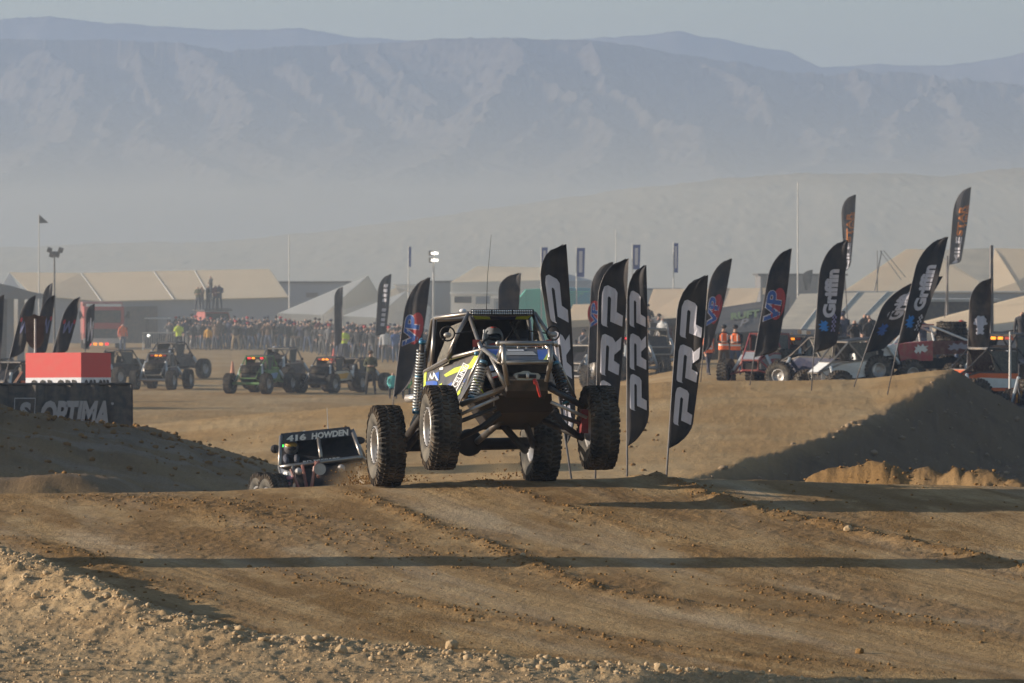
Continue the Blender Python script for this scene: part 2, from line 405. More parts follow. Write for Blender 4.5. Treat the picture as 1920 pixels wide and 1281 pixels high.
# ------------------------------------------------------------------ mountains
def hillmat(name, a, b1, c_, s):
    m = bpy.data.materials.new(name); m.use_nodes = True; nn = m.node_tree; LL = nn.links; bb = nn.nodes['Principled BSDF']
    bb.inputs['Roughness'].default_value = 1; bb.inputs['Specular IOR Level'].default_value = 0
    t = nn.nodes.new('ShaderNodeTexCoord')
    def nz(sc, lo, hi):
        q = nn.nodes.new('ShaderNodeTexNoise'); q.inputs['Scale'].default_value = sc; q.inputs['Detail'].default_value = 6; q.inputs['Roughness'].default_value = .65
        LL.new(t.outputs['Object'], q.inputs['Vector']); r = nn.nodes.new('ShaderNodeMapRange'); r.inputs['From Min'].default_value = lo; r.inputs['From Max'].default_value = hi
        LL.new(q.outputs['Fac'], r.inputs['Value']); return r.outputs[0]
    m1 = nn.nodes.new('ShaderNodeMix'); m1.data_type = 'RGBA'; m1.inputs['A'].default_value = (*a, 1); m1.inputs['B'].default_value = (*b1, 1); LL.new(nz(s, .4, .62), m1.inputs['Factor'])
    m2 = nn.nodes.new('ShaderNodeMix'); m2.data_type = 'RGBA'; m2.inputs['B'].default_value = (*c_, 1); LL.new(nz(s * 9, .52, .62), m2.inputs['Factor']); LL.new(m1.outputs['Result'], m2.inputs['A'])
    LL.new(m2.outputs['Result'], bb.inputs['Base Color']); return m

def range_mesh(name, y0, y1, ny, s0, s1, nx, zf, mat):
    rows = np.linspace(y0, y1, ny); cols = np.linspace(s0, s1, nx)
    y = rows[:, None] * np.ones_like(cols)[None, :]; x = cols[None, :] * ((y0 + y1) / 2) * np.ones_like(y)
    z = zf(x, y); n0, n1 = y.shape
    V = np.stack([x, y, z], -1).reshape(-1, 3).astype(np.float32)
    i = np.arange(n0 - 1)[:, None] * n1 + np.arange(n1 - 1)[None, :]
    Q = np.stack([i, i + 1, i + n1 + 1, i + n1], -1).reshape(-1, 4).astype(np.int32)
    me = bpy.data.meshes.new(name)
    me.vertices.add(len(V)); me.vertices.foreach_set('co', V.ravel())
    me.loops.add(Q.size); me.loops.foreach_set('vertex_index', Q.ravel())
    me.polygons.add(len(Q)); me.polygons.foreach_set('loop_start', np.arange(0, Q.size, 4, dtype=np.int32))
    me.polygons.foreach_set('use_smooth', np.ones(len(Q), dtype=bool)); me.update(calc_edges=True)
    me.materials.append(mat); o = bpy.data.objects.new(name, me); col.objects.link(o); o['kind'] = 'structure'; return o

def pz(v, D): return CZ + (VH - v) / F * D
def px(u, D): return (u - 960) / F * D
# main range: crest polyline and spurs (u, v, D)
CREST = [(-500, 110, 4100), (-200, 80, 4100), (0, 66, 4100), (200, 68, 4100), (360, 74, 4100), (440, 95, 4120), (520, 84, 4120), (620, 75, 4100), (745, 72, 4100), (810, 61, 4050), (960, 58, 4000), (1080, 62, 4000), (1180, 72, 4020),
         (1270, 92, 4050), (1400, 108, 4060), (1470, 125, 4080), (1540, 132, 4100), (1620, 124, 4080), (1700, 130, 4080), (1760, 138, 4060), (1920, 150, 4050), (2200, 130, 4000), (2600, 120, 4000)]
SPURS = [
    [(60, 70, 4080), (150, 130, 3900), (130, 230, 3650), (60, 300, 3400), (-40, 350, 3250)],
    [(-250, 90, 4080), (-120, 170, 3850), (-60, 260, 3600), (-150, 340, 3300)],
    [(270, 74, 4080), (275, 150, 3900), (285, 215, 3700), (265, 250, 3550), (330, 285, 3450), (420, 330, 3300)],
    [(270, 150, 3900), (200, 190, 3750), (180, 270, 3550), (140, 320, 3400)],
    [(370, 76, 4080), (420, 130, 3900), (480, 190, 3720), (440, 260, 3560), (560, 300, 3400)],
    [(520, 86, 4100), (590, 130, 3920), (610, 190, 3780), (680, 230, 3650), (660, 290, 3480), (600, 335, 3320)],
    [(480, 150, 3850), (560, 215, 3680), (530, 260, 3560)],
    [(700, 76, 4080), (780, 150, 3860), (820, 240, 3620), (850, 300, 3440), (980, 345, 3300)],
    [(620, 78, 4090), (700, 150, 3880), (760, 200, 3760), (810, 245, 3640)],
    [(960, 60, 3990), (1000, 110, 3850), (900, 180, 3650), (880, 260, 3480), (760, 320, 3300)],
    [(1090, 64, 3990), (1130, 130, 3820), (1200, 175, 3700), (1240, 215, 3600), (1310, 235, 3500), (1320, 300, 3360), (1400, 340, 3250)],
    [(1000, 110, 3850), (1090, 170, 3700), (1150, 230, 3550), (1120, 300, 3380), (1060, 350, 3250)],
    [(1110, 165, 3740), (1010, 215, 3600), (960, 290, 3420)],
    [(1290, 96, 4040), (1380, 130, 3920), (1430, 175, 3800), (1440, 190, 3760)],
    [(1540, 134, 4090), (1530, 180, 3900), (1525, 235, 3740), (1560, 270, 3560), (1540, 320, 3400), (1480, 350, 3300)],
    [(1620, 126, 4070), (1620, 190, 3880), (1590, 240, 3720), (1545, 270, 3600)],
    [(1760, 140, 4050), (1790, 170, 3900), (1830, 220, 3740), (1830, 280, 3560), (1880, 320, 3420)],
    [(1760, 150, 4000), (1690, 200, 3820), (1670, 260, 3640), (1700, 330, 3440)],
    [(1920, 152, 4040), (1960, 220, 3800), (1990, 300, 3500)], [(2200, 132, 3990), (2150, 230, 3750), (2260, 330, 3400)],
]
def mainz(x, y):
    wx = x + 12 * fbm(x / 50, y / 90, 4, 81); wy = y + 30 * fbm(x / 70, y / 70, 3, 83)
    z = np.full(x.shape, -50.)
    for P, sl_ in [(CREST, .42)] + [(S, .64) for S in SPURS]:
        d, h, _ = pline(wx, wy, [(px(u, D), D, pz(v, D)) for u, v, D in P])
        z = np.maximum(z, h - sl_ * d - .0009 * d * d * 0)
    back = np.interp(wx, [px(u, D) for u, v, D in CREST], [pz(v, D) for u, v, D in CREST])
    z = np.where(wy > 4060, np.maximum(z, back - .1 * (wy - 4060)), z)
    rg = 1 - np.abs(fbm(x / 26, y / 55, 4, 85))
    rg2 = 1 - np.abs(fbm(x / 11 + 3, y / 24, 4, 86))
    rg3 = 1 - np.abs(fbm(x / 5 + 7, y / 13, 3, 88))
    z = z + (7 * (rg - .8) + 6 * (rg2 - .8) + 3.2 * (rg3 - .8)) * ss(0, 60, 175 - z + 10) + .9 * fbm(x / 3, y / 5, 3, 87, .65)
    apron = -4 + 42 * ss(2880, 3150, y) + 40 * ss(3000, 3700, y) + 6 * ss(2900, 3100, y) * fbm(x / 120, y / 160, 3, 89)
    k = 10.
    m_ = np.maximum(z, apron); z = m_ + k * np.log(np.exp((z - m_) / k) + np.exp((apron - m_) / k)) - 4; z = np.where(y < 2930, np.minimum(z, -1), z)
    return z
range_mesh('mountain_range', 2900, 4400, 400, -.15, .15, 900, mainz, hillmat('mountain_rock', (.13, .105, .078), (.105, .083, .064), (.05, .045, .034), .02))
def farz(x, y):
    D = 5200.
    h = np.interp(x, [px(u, D) for u in (-800, -300, 0, 90, 260, 320, 500, 560, 700, 1000, 1190, 1270, 1400, 1480, 1540, 1640, 1760, 1860, 1920, 2000, 2400, 3000)],
                  [pz(v, D) for v in (90, 60, 38, 31, 50, 52, 57, 56, 72, 80, 66, 60, 82, 100, 128, 118, 124, 112, 98, 94, 90, 110)])
    return h - .30 * np.abs(y - D) + 2.5 * fbm(x / 25, y / 60, 4, 91) * 1.2 + .8 * vnoise(x / 2.5, y / 9, 92)
range_mesh('far_mountains', 4700, 5500, 60, -.17, .17, 700, farz, hillmat('far_mountain_rock', (.16, .135, .115), (.12, .10, .09), (.07, .07, .06), .015))
def nearz(x, y):
    D = 1500.
    h = np.interp(x, [px(u, D) for u in (-900, -300, 0, 240, 420, 640, 850, 1000, 1200, 1400, 1500, 1750, 1920, 2300, 3000)],
                  [pz(v, D) for v in (470, 466, 462, 458, 450, 432, 402, 380, 352, 333, 324, 330, 318, 310, 330)])
    t = np.clip((y - 1000) / 500, 0, 1); p = t * t * (3 - 2 * t)
    z = h * np.where(y < D, p, 1 - .35 * ss(1500, 2000, y))
    return z + (.9 * fbm(x / 14, y / 60, 4, 95) + 1.3 * np.maximum(0, vnoise(x / 1.1, y / 9, 97) - .66)) * ss(1000, 1200, y) - .3
range_mesh('near_hill', 990, 2000, 190, -.2, .2, 900, nearz, hillmat('hill_scrub', (.25, .20, .14), (.21, .17, .12), (.09, .095, .06), .06))

def vol(name, x0, x1, y0, y1, z0, z1, dens, c, an):
    mb = MB(); mb.box(((x0 + x1) / 2, (y0 + y1) / 2, (z0 + z1) / 2), (x1 - x0, y1 - y0, z1 - z0))
    m = bpy.data.materials.new(name); m.use_nodes = True; nn = m.node_tree; nn.nodes.clear()
    o_ = nn.nodes.new('ShaderNodeOutputMaterial'); p = nn.nodes.new('ShaderNodeVolumePrincipled')
    p.inputs['Density'].default_value = dens; p.inputs['Color'].default_value = (*c, 1); p.inputs['Anisotropy'].default_value = an
    nn.links.new(p.outputs[0], o_.inputs['Volume'])
    return mb.build(name, m, kind='stuff')
vol('haze', -22000, 22000, -200, 7400, -3, 205, HAZE_D, HAZE_C, .2)
vol('dust', -1400, 1400, 190, 980, -2, 17.5, DUST_D, DUST_C, .2)
# ------------------------------------------------------------------ shared materials
BLACK = M('black_paint', (.014, .014, .016), .55, dust=.12, spec=.3)
DARKM = M('dark_metal', (.06, .06, .062), .5, .6, dust=.4)
TUBE = M('bare_steel_tube', (.34, .32, .30), .38, .85, dust=.45, sc=9)
RUB = M('tyre_rubber', (.016, .015, .014), .9, dust=.8, dc=(.13, .092, .058), sc=5, spec=.2)
RUBS = M('dusty_sidewall', (.05, .047, .043), .9, dust=.9, dc=(.17, .15, .12), sc=5, spec=.2)
ALU = M('aluminium_rim', (.50, .49, .48), .42, .6, dust=.6)
ALUD = M('dull_rim', (.40, .39, .38), .5, .5, dust=.5)
GREYP = M('dark_grey_wrap', (.050, .052, .060), .45, dust=.3)
LIME = M('lime_wrap', (.55, .66, .04), .4, dust=.2)
BLUE = M('blue_wrap', (.02, .09, .42), .4, dust=.2)
WHITE = M('white_wrap', (.72, .72, .74), .5, dust=.15)
SPRING = M('spring_steel', (.50, .52, .52), .35, .4, dust=.3)
TEAL = M('blue_anodised', (.03, .20, .34), .4, .4, dust=.35)
REDM = M('red_plastic', (.50, .03, .02), .4, dust=.15)
ORNG = M('orange_plastic', (.80, .16, .03), .5, dust=.1)
BELLY = M('muddy_steel', (.022, .019, .017), .75, .2, dust=.6, dc=(.038, .024, .016))
NET = M('window_net', (.10, .095, .08), .95, dust=.7, dc=(.22, .19, .15), sc=20)
LENS = M('led_lens', (.55, .58, .62), .15, .3, dust=.1)
SKIN = M('skin', (.45, .26, .18), .6, dust=.1)
CLOTHB = M('black_cloth', (.02, .02, .024), .9, dust=.2)
AMBER = M('amber_lamp', (1.0, .30, .02), .4, dust=0, emit=.9)
REDL = M('red_lamp', (1.0, .03, .04), .4, dust=0, emit=.8)
WHL = M('white_lamp', (1.0, .95, .85), .4, dust=0, emit=1.6)

# ------------------------------------------------------------------ tyres
def tyre_mesh(r=.5, w=.34, n=44, rowsx=(-.085, 0, .085), seg=56, lug=.022):
    k = w / .34; q = r / .5
    prof = [(-.105 * k, .235 * q), (-.145 * k, .27 * q), (-.170 * k, .34 * q), (-.172 * k, .40 * q), (-.160 * k, .445 * q), (-.135 * k, .474 * q), (0, .480 * q),
            (.135 * k, .474 * q), (.160 * k, .445 * q), (.172 * k, .40 * q), (.170 * k, .34 * q), (.145 * k, .27 * q), (.105 * k, .235 * q)]
    a = MB(); a.lathe(prof, seg, close=False)
    t = MB()
    def block(x, an, sx, sa, r0, r1, tw=0, dx=0):
        P = []
        for rr, f in ((r0, 1.0), (r1, .86)):
            for (ix, ia) in ((-1, -1), (1, -1), (1, 1), (-1, 1)):
                xx = x + ix * sx * f + tw * ia + (dx if rr == r0 else 0); aa = an + ia * sa * f
                P.append((xx, rr * math.cos(aa), rr * math.sin(aa)))
        t.hexa(P)
    for i in range(n):
        an = 2 * math.pi * i / n; st = math.pi / n
        for j, x in enumerate(rowsx):
            block(x * k, an + (st if j % 2 else 0), .030 * k, st * .62, .472 * q, (.480 + lug) * q, tw=.012 * k * (1 if j % 2 else -1))
        for s in (-1, 1):
            lng = .030 if i % 2 else .022
            block(s * .140 * k, an + st * .5, lng * k, st * .60, .450 * q, (.474 + lug) * q, dx=s * .008)
            # side biters run down the shoulder
            P = []
            for (xx, rr) in ((.150, .478), (.178, .440), (.172, .400)):
                pass
            x0, x1 = s * .150 * k, s * .181 * k
            a0, a1 = an + st * .5 - st * .5, an + st * .5 + st * .5
            rr0, rr1 = .400 * q, (.470 + (.008 if i % 2 else -.006)) * q
            P = [(s * .162 * k, rr0 * math.cos(a0), rr0 * math.sin(a0)), (x1, rr0 * math.cos(a0), rr0 * math.sin(a0)), (x1, rr0 * math.cos(a1), rr0 * math.sin(a1)), (s * .162 * k, rr0 * math.cos(a1), rr0 * math.sin(a1)),
                 (s * .135 * k, rr1 * math.cos(a0), rr1 * math.sin(a0)), (s * .168 * k, rr1 * math.cos(a0), rr1 * math.sin(a0)), (s * .168 * k, rr1 * math.cos(a1), rr1 * math.sin(a1)), (s * .135 * k, rr1 * math.cos(a1), rr1 * math.sin(a1))]
            t.hexa(P)
    return a, t

def mesh_of(mb, name, mats, smooth=False):
    o = mb.build(name, mats, smooth=smooth); me = o.data; bpy.data.objects.remove(o); return me
_a, _t = tyre_mesh(.502, .325, n=46, lug=.019)
TYRE_ME = mesh_of(_a, 'tyre', [RUBS], True); TREAD_ME = mesh_of(_t, 'tread', [RUB])
_r = MB(); _r.lathe([(-.128, .245), (-.150, .240), (-.150, .205), (-.125, .200), (-.06, .188), (-.045, .17), (-.055, .11), (-.085, .10), (-.085, .05), (-.10, .045), (-.10, .001)], 40, close=False)
_r.lathe([(-.06, .205), (.12, .205), (.125, .240), (.10, .242)], 40, close=False)
RIM_ME = mesh_of(_r, 'rim', [ALU], True)
_b = MB()
for i in range(24):
    an = 2 * math.pi * i / 24; _b.box((-.153, .222 * math.cos(an), .222 * math.sin(an)), (.014, .016, .016), (an, 0, 0))
for i in range(8):
    an = 2 * math.pi * i / 8; _b.box((-.054, .142 * math.cos(an), .142 * math.sin(an)), (.02, .045, .022), (an, 0, 0))
BOLT_ME = mesh_of(_b, 'bolt', [DARKM])
_a, _t = tyre_mesh(.5, .36, n=26, rowsx=(-.055, .055), seg=28, lug=.024)
_k = len(_a.f); _a.cur = 1; _a.add(_t.v, _t.f)
FTYRE_ME = mesh_of(_a, 'tyre', [RUBS, RUB])
_r = MB(); _r.lathe([(-.13, .245), (-.15, .225), (-.13, .205), (-.06, .18), (-.07, .05), (-.09, .001)], 20, close=False); _r.lathe([(.10, .22), (.12, .24)], 20, close=False)
FRIM_ME = mesh_of(_r, 'rim', [ALUD], True)
def link(name, me, parent, loc=(0, 0, 0), rot=(0, 0, 0), scale=None):
    o = bpy.data.objects.new(name, me); col.objects.link(o); o.parent = parent; o.location = loc; o.rotation_euler = rot
    if scale: o.scale = scale
    return o
def part_empty(name, parent, loc, rot=(0, 0, 0)):
    o = bpy.data.objects.new(name, None); col.objects.link(o); o.parent = parent; o.location = loc; o.rotation_euler = rot; o.empty_display_size = .1; return o

# ------------------------------------------------------------------ the leaping buggy
YAW = R_(12.5)
OC = W(869, 833.5, 69.8)
FWD = Vector((math.sin(YAW), -math.cos(YAW), 0)); LAT = Vector((math.cos(YAW), math.sin(YAW), 0))
def ray(u, v): return (W(u, v, 1.0) - Vector((0, 0, CZ))).normalized()
def C(u, v, f):
    d = ray(u, v); o = Vector((0, 0, CZ)); p0 = OC + FWD * f
    return o + d * ((p0 - o).dot(FWD) / d.dot(FWD))
def mir(p):
    l = (p - OC).dot(LAT); return p - LAT * 2 * l
class Pl:
    def __init__(s, a, b, c):
        s.n = (b - a).cross(c - a).normalized(); s.o = a
        if s.n.dot(Vector((0, 0, CZ)) - a) < 0: s.n = -s.n
    def hit(s, u, v, off=0.0):
        d = ray(u, v); o = Vector((0, 0, CZ)); return o + d * ((s.o + s.n * off - o).dot(s.n) / d.dot(s.n))
    def g(s, plist, off=.004): return [[s.hit(u, v, off) for u, v in P] for P in plist]
def flat(name, pl, plist, mat, parent, off=.004):
    for P in plist:
        mb = MB(); mb.v = [tuple(pl.hit(u, v, off)) for u, v in P]
        for t in tessellate_polygon([[Vector((u, -v, 0)) for u, v in P]]): mb.f.append(tuple(t)); mb.mi.append(0)
        r = mb.build(name, mat, parent)
    return r

carloc = Vector((OC.x + FWD.x * 1.4, OC.y + FWD.y * 1.4, Hs(OC.x, OC.y)))
car = wthing('rock_buggy', 'dark grey, blue and lime tube-frame buggy leaping off the crest, front wheels in the air', 'race buggy', carloc)
def wheel(parent, c, side, rim=True, yaw=0, roll=0, lab=None):
    e = part_empty('wheel', parent, Vector(c) - Vector(parent.location), (0, roll, YAW + yaw + (0 if side < 0 else math.pi)))
    sp = random.random() * .3
    link('tyre', TYRE_ME, e, rot=(sp, 0, 0)); link('tread', TREAD_ME, e, rot=(sp, 0, 0)); link('rim', RIM_ME, e, rot=(sp, 0, 0)); link('bolt', BOLT_ME, e, rot=(sp, 0, 0))
    return e
WFL = C(824, 802, 2.95); WFR = C(1122, 802, 2.95); WRL = C(724, 836, 0); WRR = C(1014, 831, 0)
wheel(car, WFL, -1, yaw=-.02); wheel(car, WFR, 1, yaw=-.02); wheel(car, WRL, -1); wheel(car, WRR, 1, roll=-.03)

# cage
def T(name, paths, r=.026, mat=TUBE, n=8, parent=car):
    if name in ('roll_cage', 'nose_frame', 'front_bumper'):
        mb = MB()
        for P in paths: mb.tube([C(*p) if isinstance(p, tuple) else p for p in P], r, n)
        return mb.build(name, mat, parent, smooth=True)
    for P in paths:
        mb = MB(); mb.tube([C(*p) if isinstance(p, tuple) else p for p in P], r, n); q = mb.build(name, mat, parent, smooth=True)
    return q
A_L = C(879, 588, 1.55); A_R = C(1003, 588, 1.55); B_L = C(816, 596, .55); B_R = C(990, 592, .55)
Cb_L = C(809, 690, .7); Cb_R = C(1004, 688, .7)
NL = C(907, 655, 2.75); NR = C(1031, 654, 2.75)
T('roll_cage', [[A_L, B_L, C(811, 600, .45), C(796, 694, -.05)], [B_L, Cb_L], [A_L, C(860, 622, 1.7), C(842, 664, 1.75)], [A_R, B_R, C(992, 690, -.05)], [B_R, Cb_R],
                [C(880, 592, 1.56), C(897, 640, 2.05), C(903, 655, 2.6)], [C(1000, 590, 1.56), C(1019, 640, 2.05), C(1029, 654, 2.6)], [A_R, C(1045, 650, 1.75)],
                [C(811, 600, .45), C(992, 594, .45)], [A_L, C(985, 593, .5)], [C(797, 697, .35), C(842, 672, 1.6), NL], [C(902, 652, 2.1), C(1022, 650, 2.1)],
                [C(796, 694, -.05), C(992, 690, -.05)], [C(797, 697, .35), C(800, 752, .5), C(862, 752, 2.3)]])
T('roof_rail', [[A_L, A_R]], .028)
# windscreen edge clutter: gauges and tabs on the dash
T('nose_frame', [[NL, C(935, 679, 3.2), C(941, 681, 3.3)], [C(921, 669, 3.0), C(948, 724, 3.25)], [NL, C(883, 705, 2.5), C(872, 745, 2.35)], [NR, C(1030, 678, 3.25)],
                 [NR, C(1052, 690, 2.7), C(1078, 748, 2.75)], [C(905, 660, 2.7), C(903, 740, 2.6)], [C(1040, 690, 2.8), C(1060, 742, 2.7)]], .026)
T('front_bumper', [[C(934, 644, 3.42), C(1040, 644, 3.42)], [C(940, 680, 3.42), C(1036, 679, 3.42)], [C(944, 645, 3.42), C(945, 679, 3.43), C(952, 722, 3.38)],
                   [C(1032, 645, 3.42), C(1032, 679, 3.43), C(1025, 716, 3.38)], [C(936, 678, 3.3), C(944, 648, 3.40)], [C(944, 645, 3.42), C(935, 668, 3.1)]], .029)
mb = MB(); mb.ball(C(934, 644, 3.42), .032); mb.ball(C(1040, 644, 3.42), .032); mb.build('bumper_end_cap', ALU, car, smooth=True)

# side panel
PS = Pl(C(797, 698, .35), C(906, 658, 2.7), C(862, 752, 2.3))
def psheet(name, pl, P, mat, th=.012): mb = MB(); mb.sheet([pl.hit(u, v) for u, v in P], th); return mb.build(name, mat, car)
sp_ = psheet('side_panel', PS, [(797, 698), (842, 681), (906, 658), (900, 690), (864, 752), (858, 768), (800, 765), (794, 730)], GREYP)
flat('stripe', PS, [[(832, 703), (852, 690), (880, 682), (889, 668), (902, 663), (890, 688), (880, 692), (855, 699), (836, 707)], [(829, 718), (822, 722), (820, 738), (826, 730)],
                    [(858, 735), (866, 724), (862, 738), (856, 744)], [(795, 697), (800, 696), (798, 722), (794, 726)], [(813, 705), (822, 712), (816, 702)]], LIME, sp_, .012)
flat('patch', PS, [[(815, 700), (823, 697), (823, 714), (815, 708)], [(838, 722), (848, 716), (846, 728), (838, 728)], [(798, 716), (812, 714), (820, 716), (820, 722), (799, 722)]], BLUE, sp_, .013)
flat('peak_emblem', PS, [[(803, 713), (807, 699), (811, 711), (808, 711), (806, 705), (804, 713)], [(810, 711), (813, 697), (822, 713), (819, 714), (814, 703), (812, 711)]], WHITE, sp_, .016)
flat('sticker', PS, [[(824, 690), (831, 688), (831, 693), (824, 694)]], WHITE, sp_, .016)
# name in its frame, rising along the front edge
def pxmap(pl, P, off):
    return lambda x, y: pl.hit((P[0][0] * (1 - x) + P[1][0] * x) * (1 - y) + (P[3][0] * (1 - x) + P[2][0] * x) * y, (P[0][1] * (1 - x) + P[1][1] * x) * (1 - y) + (P[3][1] * (1 - x) + P[2][1] * x) * y, off)
fr = [(856, 728), (879, 684), (874, 680), (848, 722)]
FRM = [[(858, 727), (880, 685), (872, 680), (847, 726)]]
flat('name_frame', PS, [[(856, 733), (880, 686), (869, 680), (844, 727), (846, 727), (869.5, 682), (878, 687), (855, 731)]], WHITE, sp_, .016)
decal('lettering', glyphs('CELINE', .02), pxmap(PS, [(856, 727), (877, 688), (870, 683.5), (847.5, 724.5)], .017), WHITE, sp_)
for i in range(6): a_ = i / 6; q_ = (861 + 11 * a_, 731 - 22 * a_); flat('small_print', PS, [[q_, (q_[0] + 1.3, q_[1] - 2.4), (q_[0] + 3.2, q_[1] - 1.6), (q_[0] + 2, q_[1] + .9)]], BLUE if i > 3 else ALUD, sp_, .017)
# the far side panel
mb = MB(); mb.sheet([mir(PS.hit(u, v)) for u, v in [(797, 698), (906, 658), (900, 690), (864, 752), (800, 765)]], .012); mb.build('side_panel', GREYP, car)
# hood
PH = Pl(C(908, 655, 2.6), C(1030, 655, 2.6), C(985, 680, 3.3))
hd = psheet('hood', PH, [(908, 654), (1030, 654), (1034, 668), (1027, 677), (948, 678), (936, 674), (925, 668)], GREYP)
flat('patch', PH, [[(912, 655), (937, 655), (938, 672), (926, 667)], [(1007, 656), (1029, 655), (1026, 676), (1010, 676)]], BLUE, hd, .01)
flat('stripe', PH, [[(916, 659), (924, 663), (935, 671), (928, 670)], [(1029, 659), (1030, 676), (1018, 676)]], LIME, hd, .013)
flat('pale_patch', PH, [[(948, 659), (999, 659), (1007, 666), (948, 666)]], M('pale_grey_wrap', (.36, .35, .33), .5), hd, .013)
flat('sticker', PH, [[(951, 655.5), (981, 655.5), (983, 658), (952, 658)]], WHITE, hd, .013)
# dark hood front lip, radiator shroud and winch bay
mb = MB(); mb.hexa([C(948, 700, 3.2), C(1025, 700, 3.2), C(1025, 700, 2.4), C(940, 700, 2.4), C(948, 679, 3.25), C(1027, 679, 3.25), C(1030, 660, 2.5), C(925, 660, 2.5)]); mb.build('radiator_shroud', BLACK, car)
mb = MB(); mb.hexa([C(951, 733, 3.3), C(1027, 733, 3.3), C(1020, 740, 2.3), C(930, 740, 2.3), C(950, 714, 3.36), C(1028, 711, 3.36), C(1022, 690, 2.4), C(925, 690, 2.4)])
mb.build('skid_plate', M('skid_grey', (.05, .05, .052), .55, .3, dust=.3), car)
mb = MB(); mb.hexa([C(940, 800, .9), C(1003, 800, 1.1), C(985, 806, .2), C(905, 806, .2), C(951, 733, 3.28), C(1027, 733, 3.28), C(1000, 700, .3), C(850, 720, .2)]); mb.build('belly_pan', BELLY, car)
mb = MB(); mb.hexa([C(925, 775, 2.5), C(1037, 772, 2.5), C(1003, 802, 1.0), C(918, 802, 1.0), C(928, 742, 2.9), C(1034, 738, 2.9), C(1000, 740, 1.0), C(880, 740, 1.0)]); mb.build('belly_pan', BELLY, car)
# winch
wn = MB(); c0 = C(989, 706, 3.42)
P = [C(963, 704, 3.42), C(967, 700, 3.42), C(977, 698, 3.42), C(982, 696, 3.42), C(990, 696, 3.42), C(995, 699, 3.42), C(1008, 700, 3.42), C(1013, 705, 3.42), C(1010, 711, 3.42), C(995, 713, 3.42), (C(970, 713, 3.42))]
wn.sheet(P, .06); wo_ = wn.build('winch', M('winch_silver', (.30, .32, .34), .35, .7, dust=.3), car)
wn = MB(); wn.tube([C(972, 705, 3.47), C(1005, 706, 3.47)], .022); wn.build('winch_drum', BLACK, wo_)
wn = MB(); wn.ball(C(989, 705, 3.48), .028, sc=(.8, .8, 1.4)); wn.box(C(968, 706, 3.47), (.02, .02, .03)); wn.build('winch_hook', ALU, wo_)
st = MB(); st.tube([C(1002, 712, 3.47), C(1004, 718, 3.5), C(1007, 722, 3.5), C(1009, 731, 3.5), C(1013, 744, 3.48)], [.022, .03, .018, .018, .014], 6); st.build('red_pull_strap', REDM, car)

# suspension arms
def plate_arm(name, pts, mat): mb = MB(); mb.hexa(pts); return mb.build(name, mat, car)
for (L_, k) in ((1, 0), (0, 0)):
    if L_:
        T('upper_arm', [[C(948, 727, 3.1), C(866, 758, 2.98)], [C(930, 735, 2.5), C(866, 758, 2.98)]], .034, TUBE)
        T('tie_rod', [[C(935, 745, 3.2), C(864, 777, 3.15)]], .020, ALU)
        T('lower_arm', [[C(938, 775, 3.1), C(905, 800, 3.1), C(858, 823, 2.98)], [C(915, 795, 2.3), C(858, 823, 2.95)]], .036, BELLY)
        T('axle_shaft', [[C(930, 765, 2.9), C(850, 795, 2.95)]], .026, DARKM)
    else:
        T('upper_arm', [[C(1028, 727, 3.1), C(1092, 762, 2.98)], [C(1030, 720, 2.5), C(1092, 762, 2.98)]], .034, DARKM)
        T('tie_rod', [[C(1033, 754, 3.2), C(1100, 783, 3.15)]], .020, ALU)
        T('lower_arm', [[C(1036, 772, 3.1), C(1060, 800, 3.1), C(1092, 822, 2.98)], [C(1020, 790, 2.3), C(1092, 822, 2.95)]], .036, BELLY)
        T('axle_shaft', [[C(1035, 775, 2.9), C(1100, 798, 2.95)]], .026, DARKM)
mb = MB(); mb.box(C(1095, 790, 2.98), (.08, .12, .28), (0, 0, YAW)); mb.build('knuckle', M('red_knuckle', (.24, .02, .03), .4, .3), car)
mb = MB(); mb.box(C(858, 790, 2.98), (.08, .12, .28), (0, 0, YAW)); mb.build('knuckle', DARKM, car)
# coil-over shocks
def coilover(p, q, r=.062, turns=11, mat=SPRING, cap=TEAL):
    p = Vector(p); q = Vector(q); ax = (q - p); ln = ax.length; ax.normalize(); a = ax.orthogonal().normalized(); b_ = ax.cross(a)
    mb = MB(); mb.tube([p, p + ax * ln * .55], r * .62, 10); mb.tube([p + ax * ln * .55, q], r * .3, 8); sh = mb.build('shock_absorber', DARKM, car, smooth=True)
    mb = MB(); N_ = turns * 12
    mb.tube([p + ax * (ln * (.12 + .78 * i / N_)) + (a * math.cos(i / 12 * 2 * math.pi) + b_ * math.sin(i / 12 * 2 * math.pi)) * r for i in range(N_ + 1)], .0115, 5); mb.build('coil_spring', mat, sh, org=car.location, smooth=True)
    mb = MB(); mb.tube([p - ax * .01, p + ax * .03], r * .8, 12); mb.tube([p + ax * ln * .9, p + ax * ln * .95], r * 1.05, 12); mb.tube([p + ax * ln * .45, p + ax * ln * .48], r * 1.1, 12); mb.build('spring_collar', cap, sh, org=car.location, smooth=True)
coilover(C(907, 678, 2.9), C(886, 752, 2.98)); coilover(C(1040, 680, 2.85), C(1066, 760, 2.98), mat=DARKM)
coilover(C(792, 640, .15), C(781, 782, -.1), .055, 20); coilover(C(940, 650, .1), C(985, 800, -.1), .055, 18, DARKM)
T('reservoir', [[C(786, 655, .05), C(783, 742, -.05)]], .022, BLACK)
T('oil_cooler_tube', [[C(915, 690, 2.75), C(937, 735, 2.9)]], .055, BLACK, 12)
flat('sticker', Pl(C(915, 690, 2.85), C(937, 735, 3.0), C(945, 690, 2.95)), [[(917, 686), (925, 684), (928, 694), (920, 696)]], M('blue_white_sticker', (.35, .45, .7), .5), car, .03)
flat('sticker', Pl(C(915, 690, 2.85), C(937, 735, 3.0), C(945, 690, 2.95)), [[(921, 700), (931, 697), (933, 704), (923, 707)]], WHITE, car, .03)
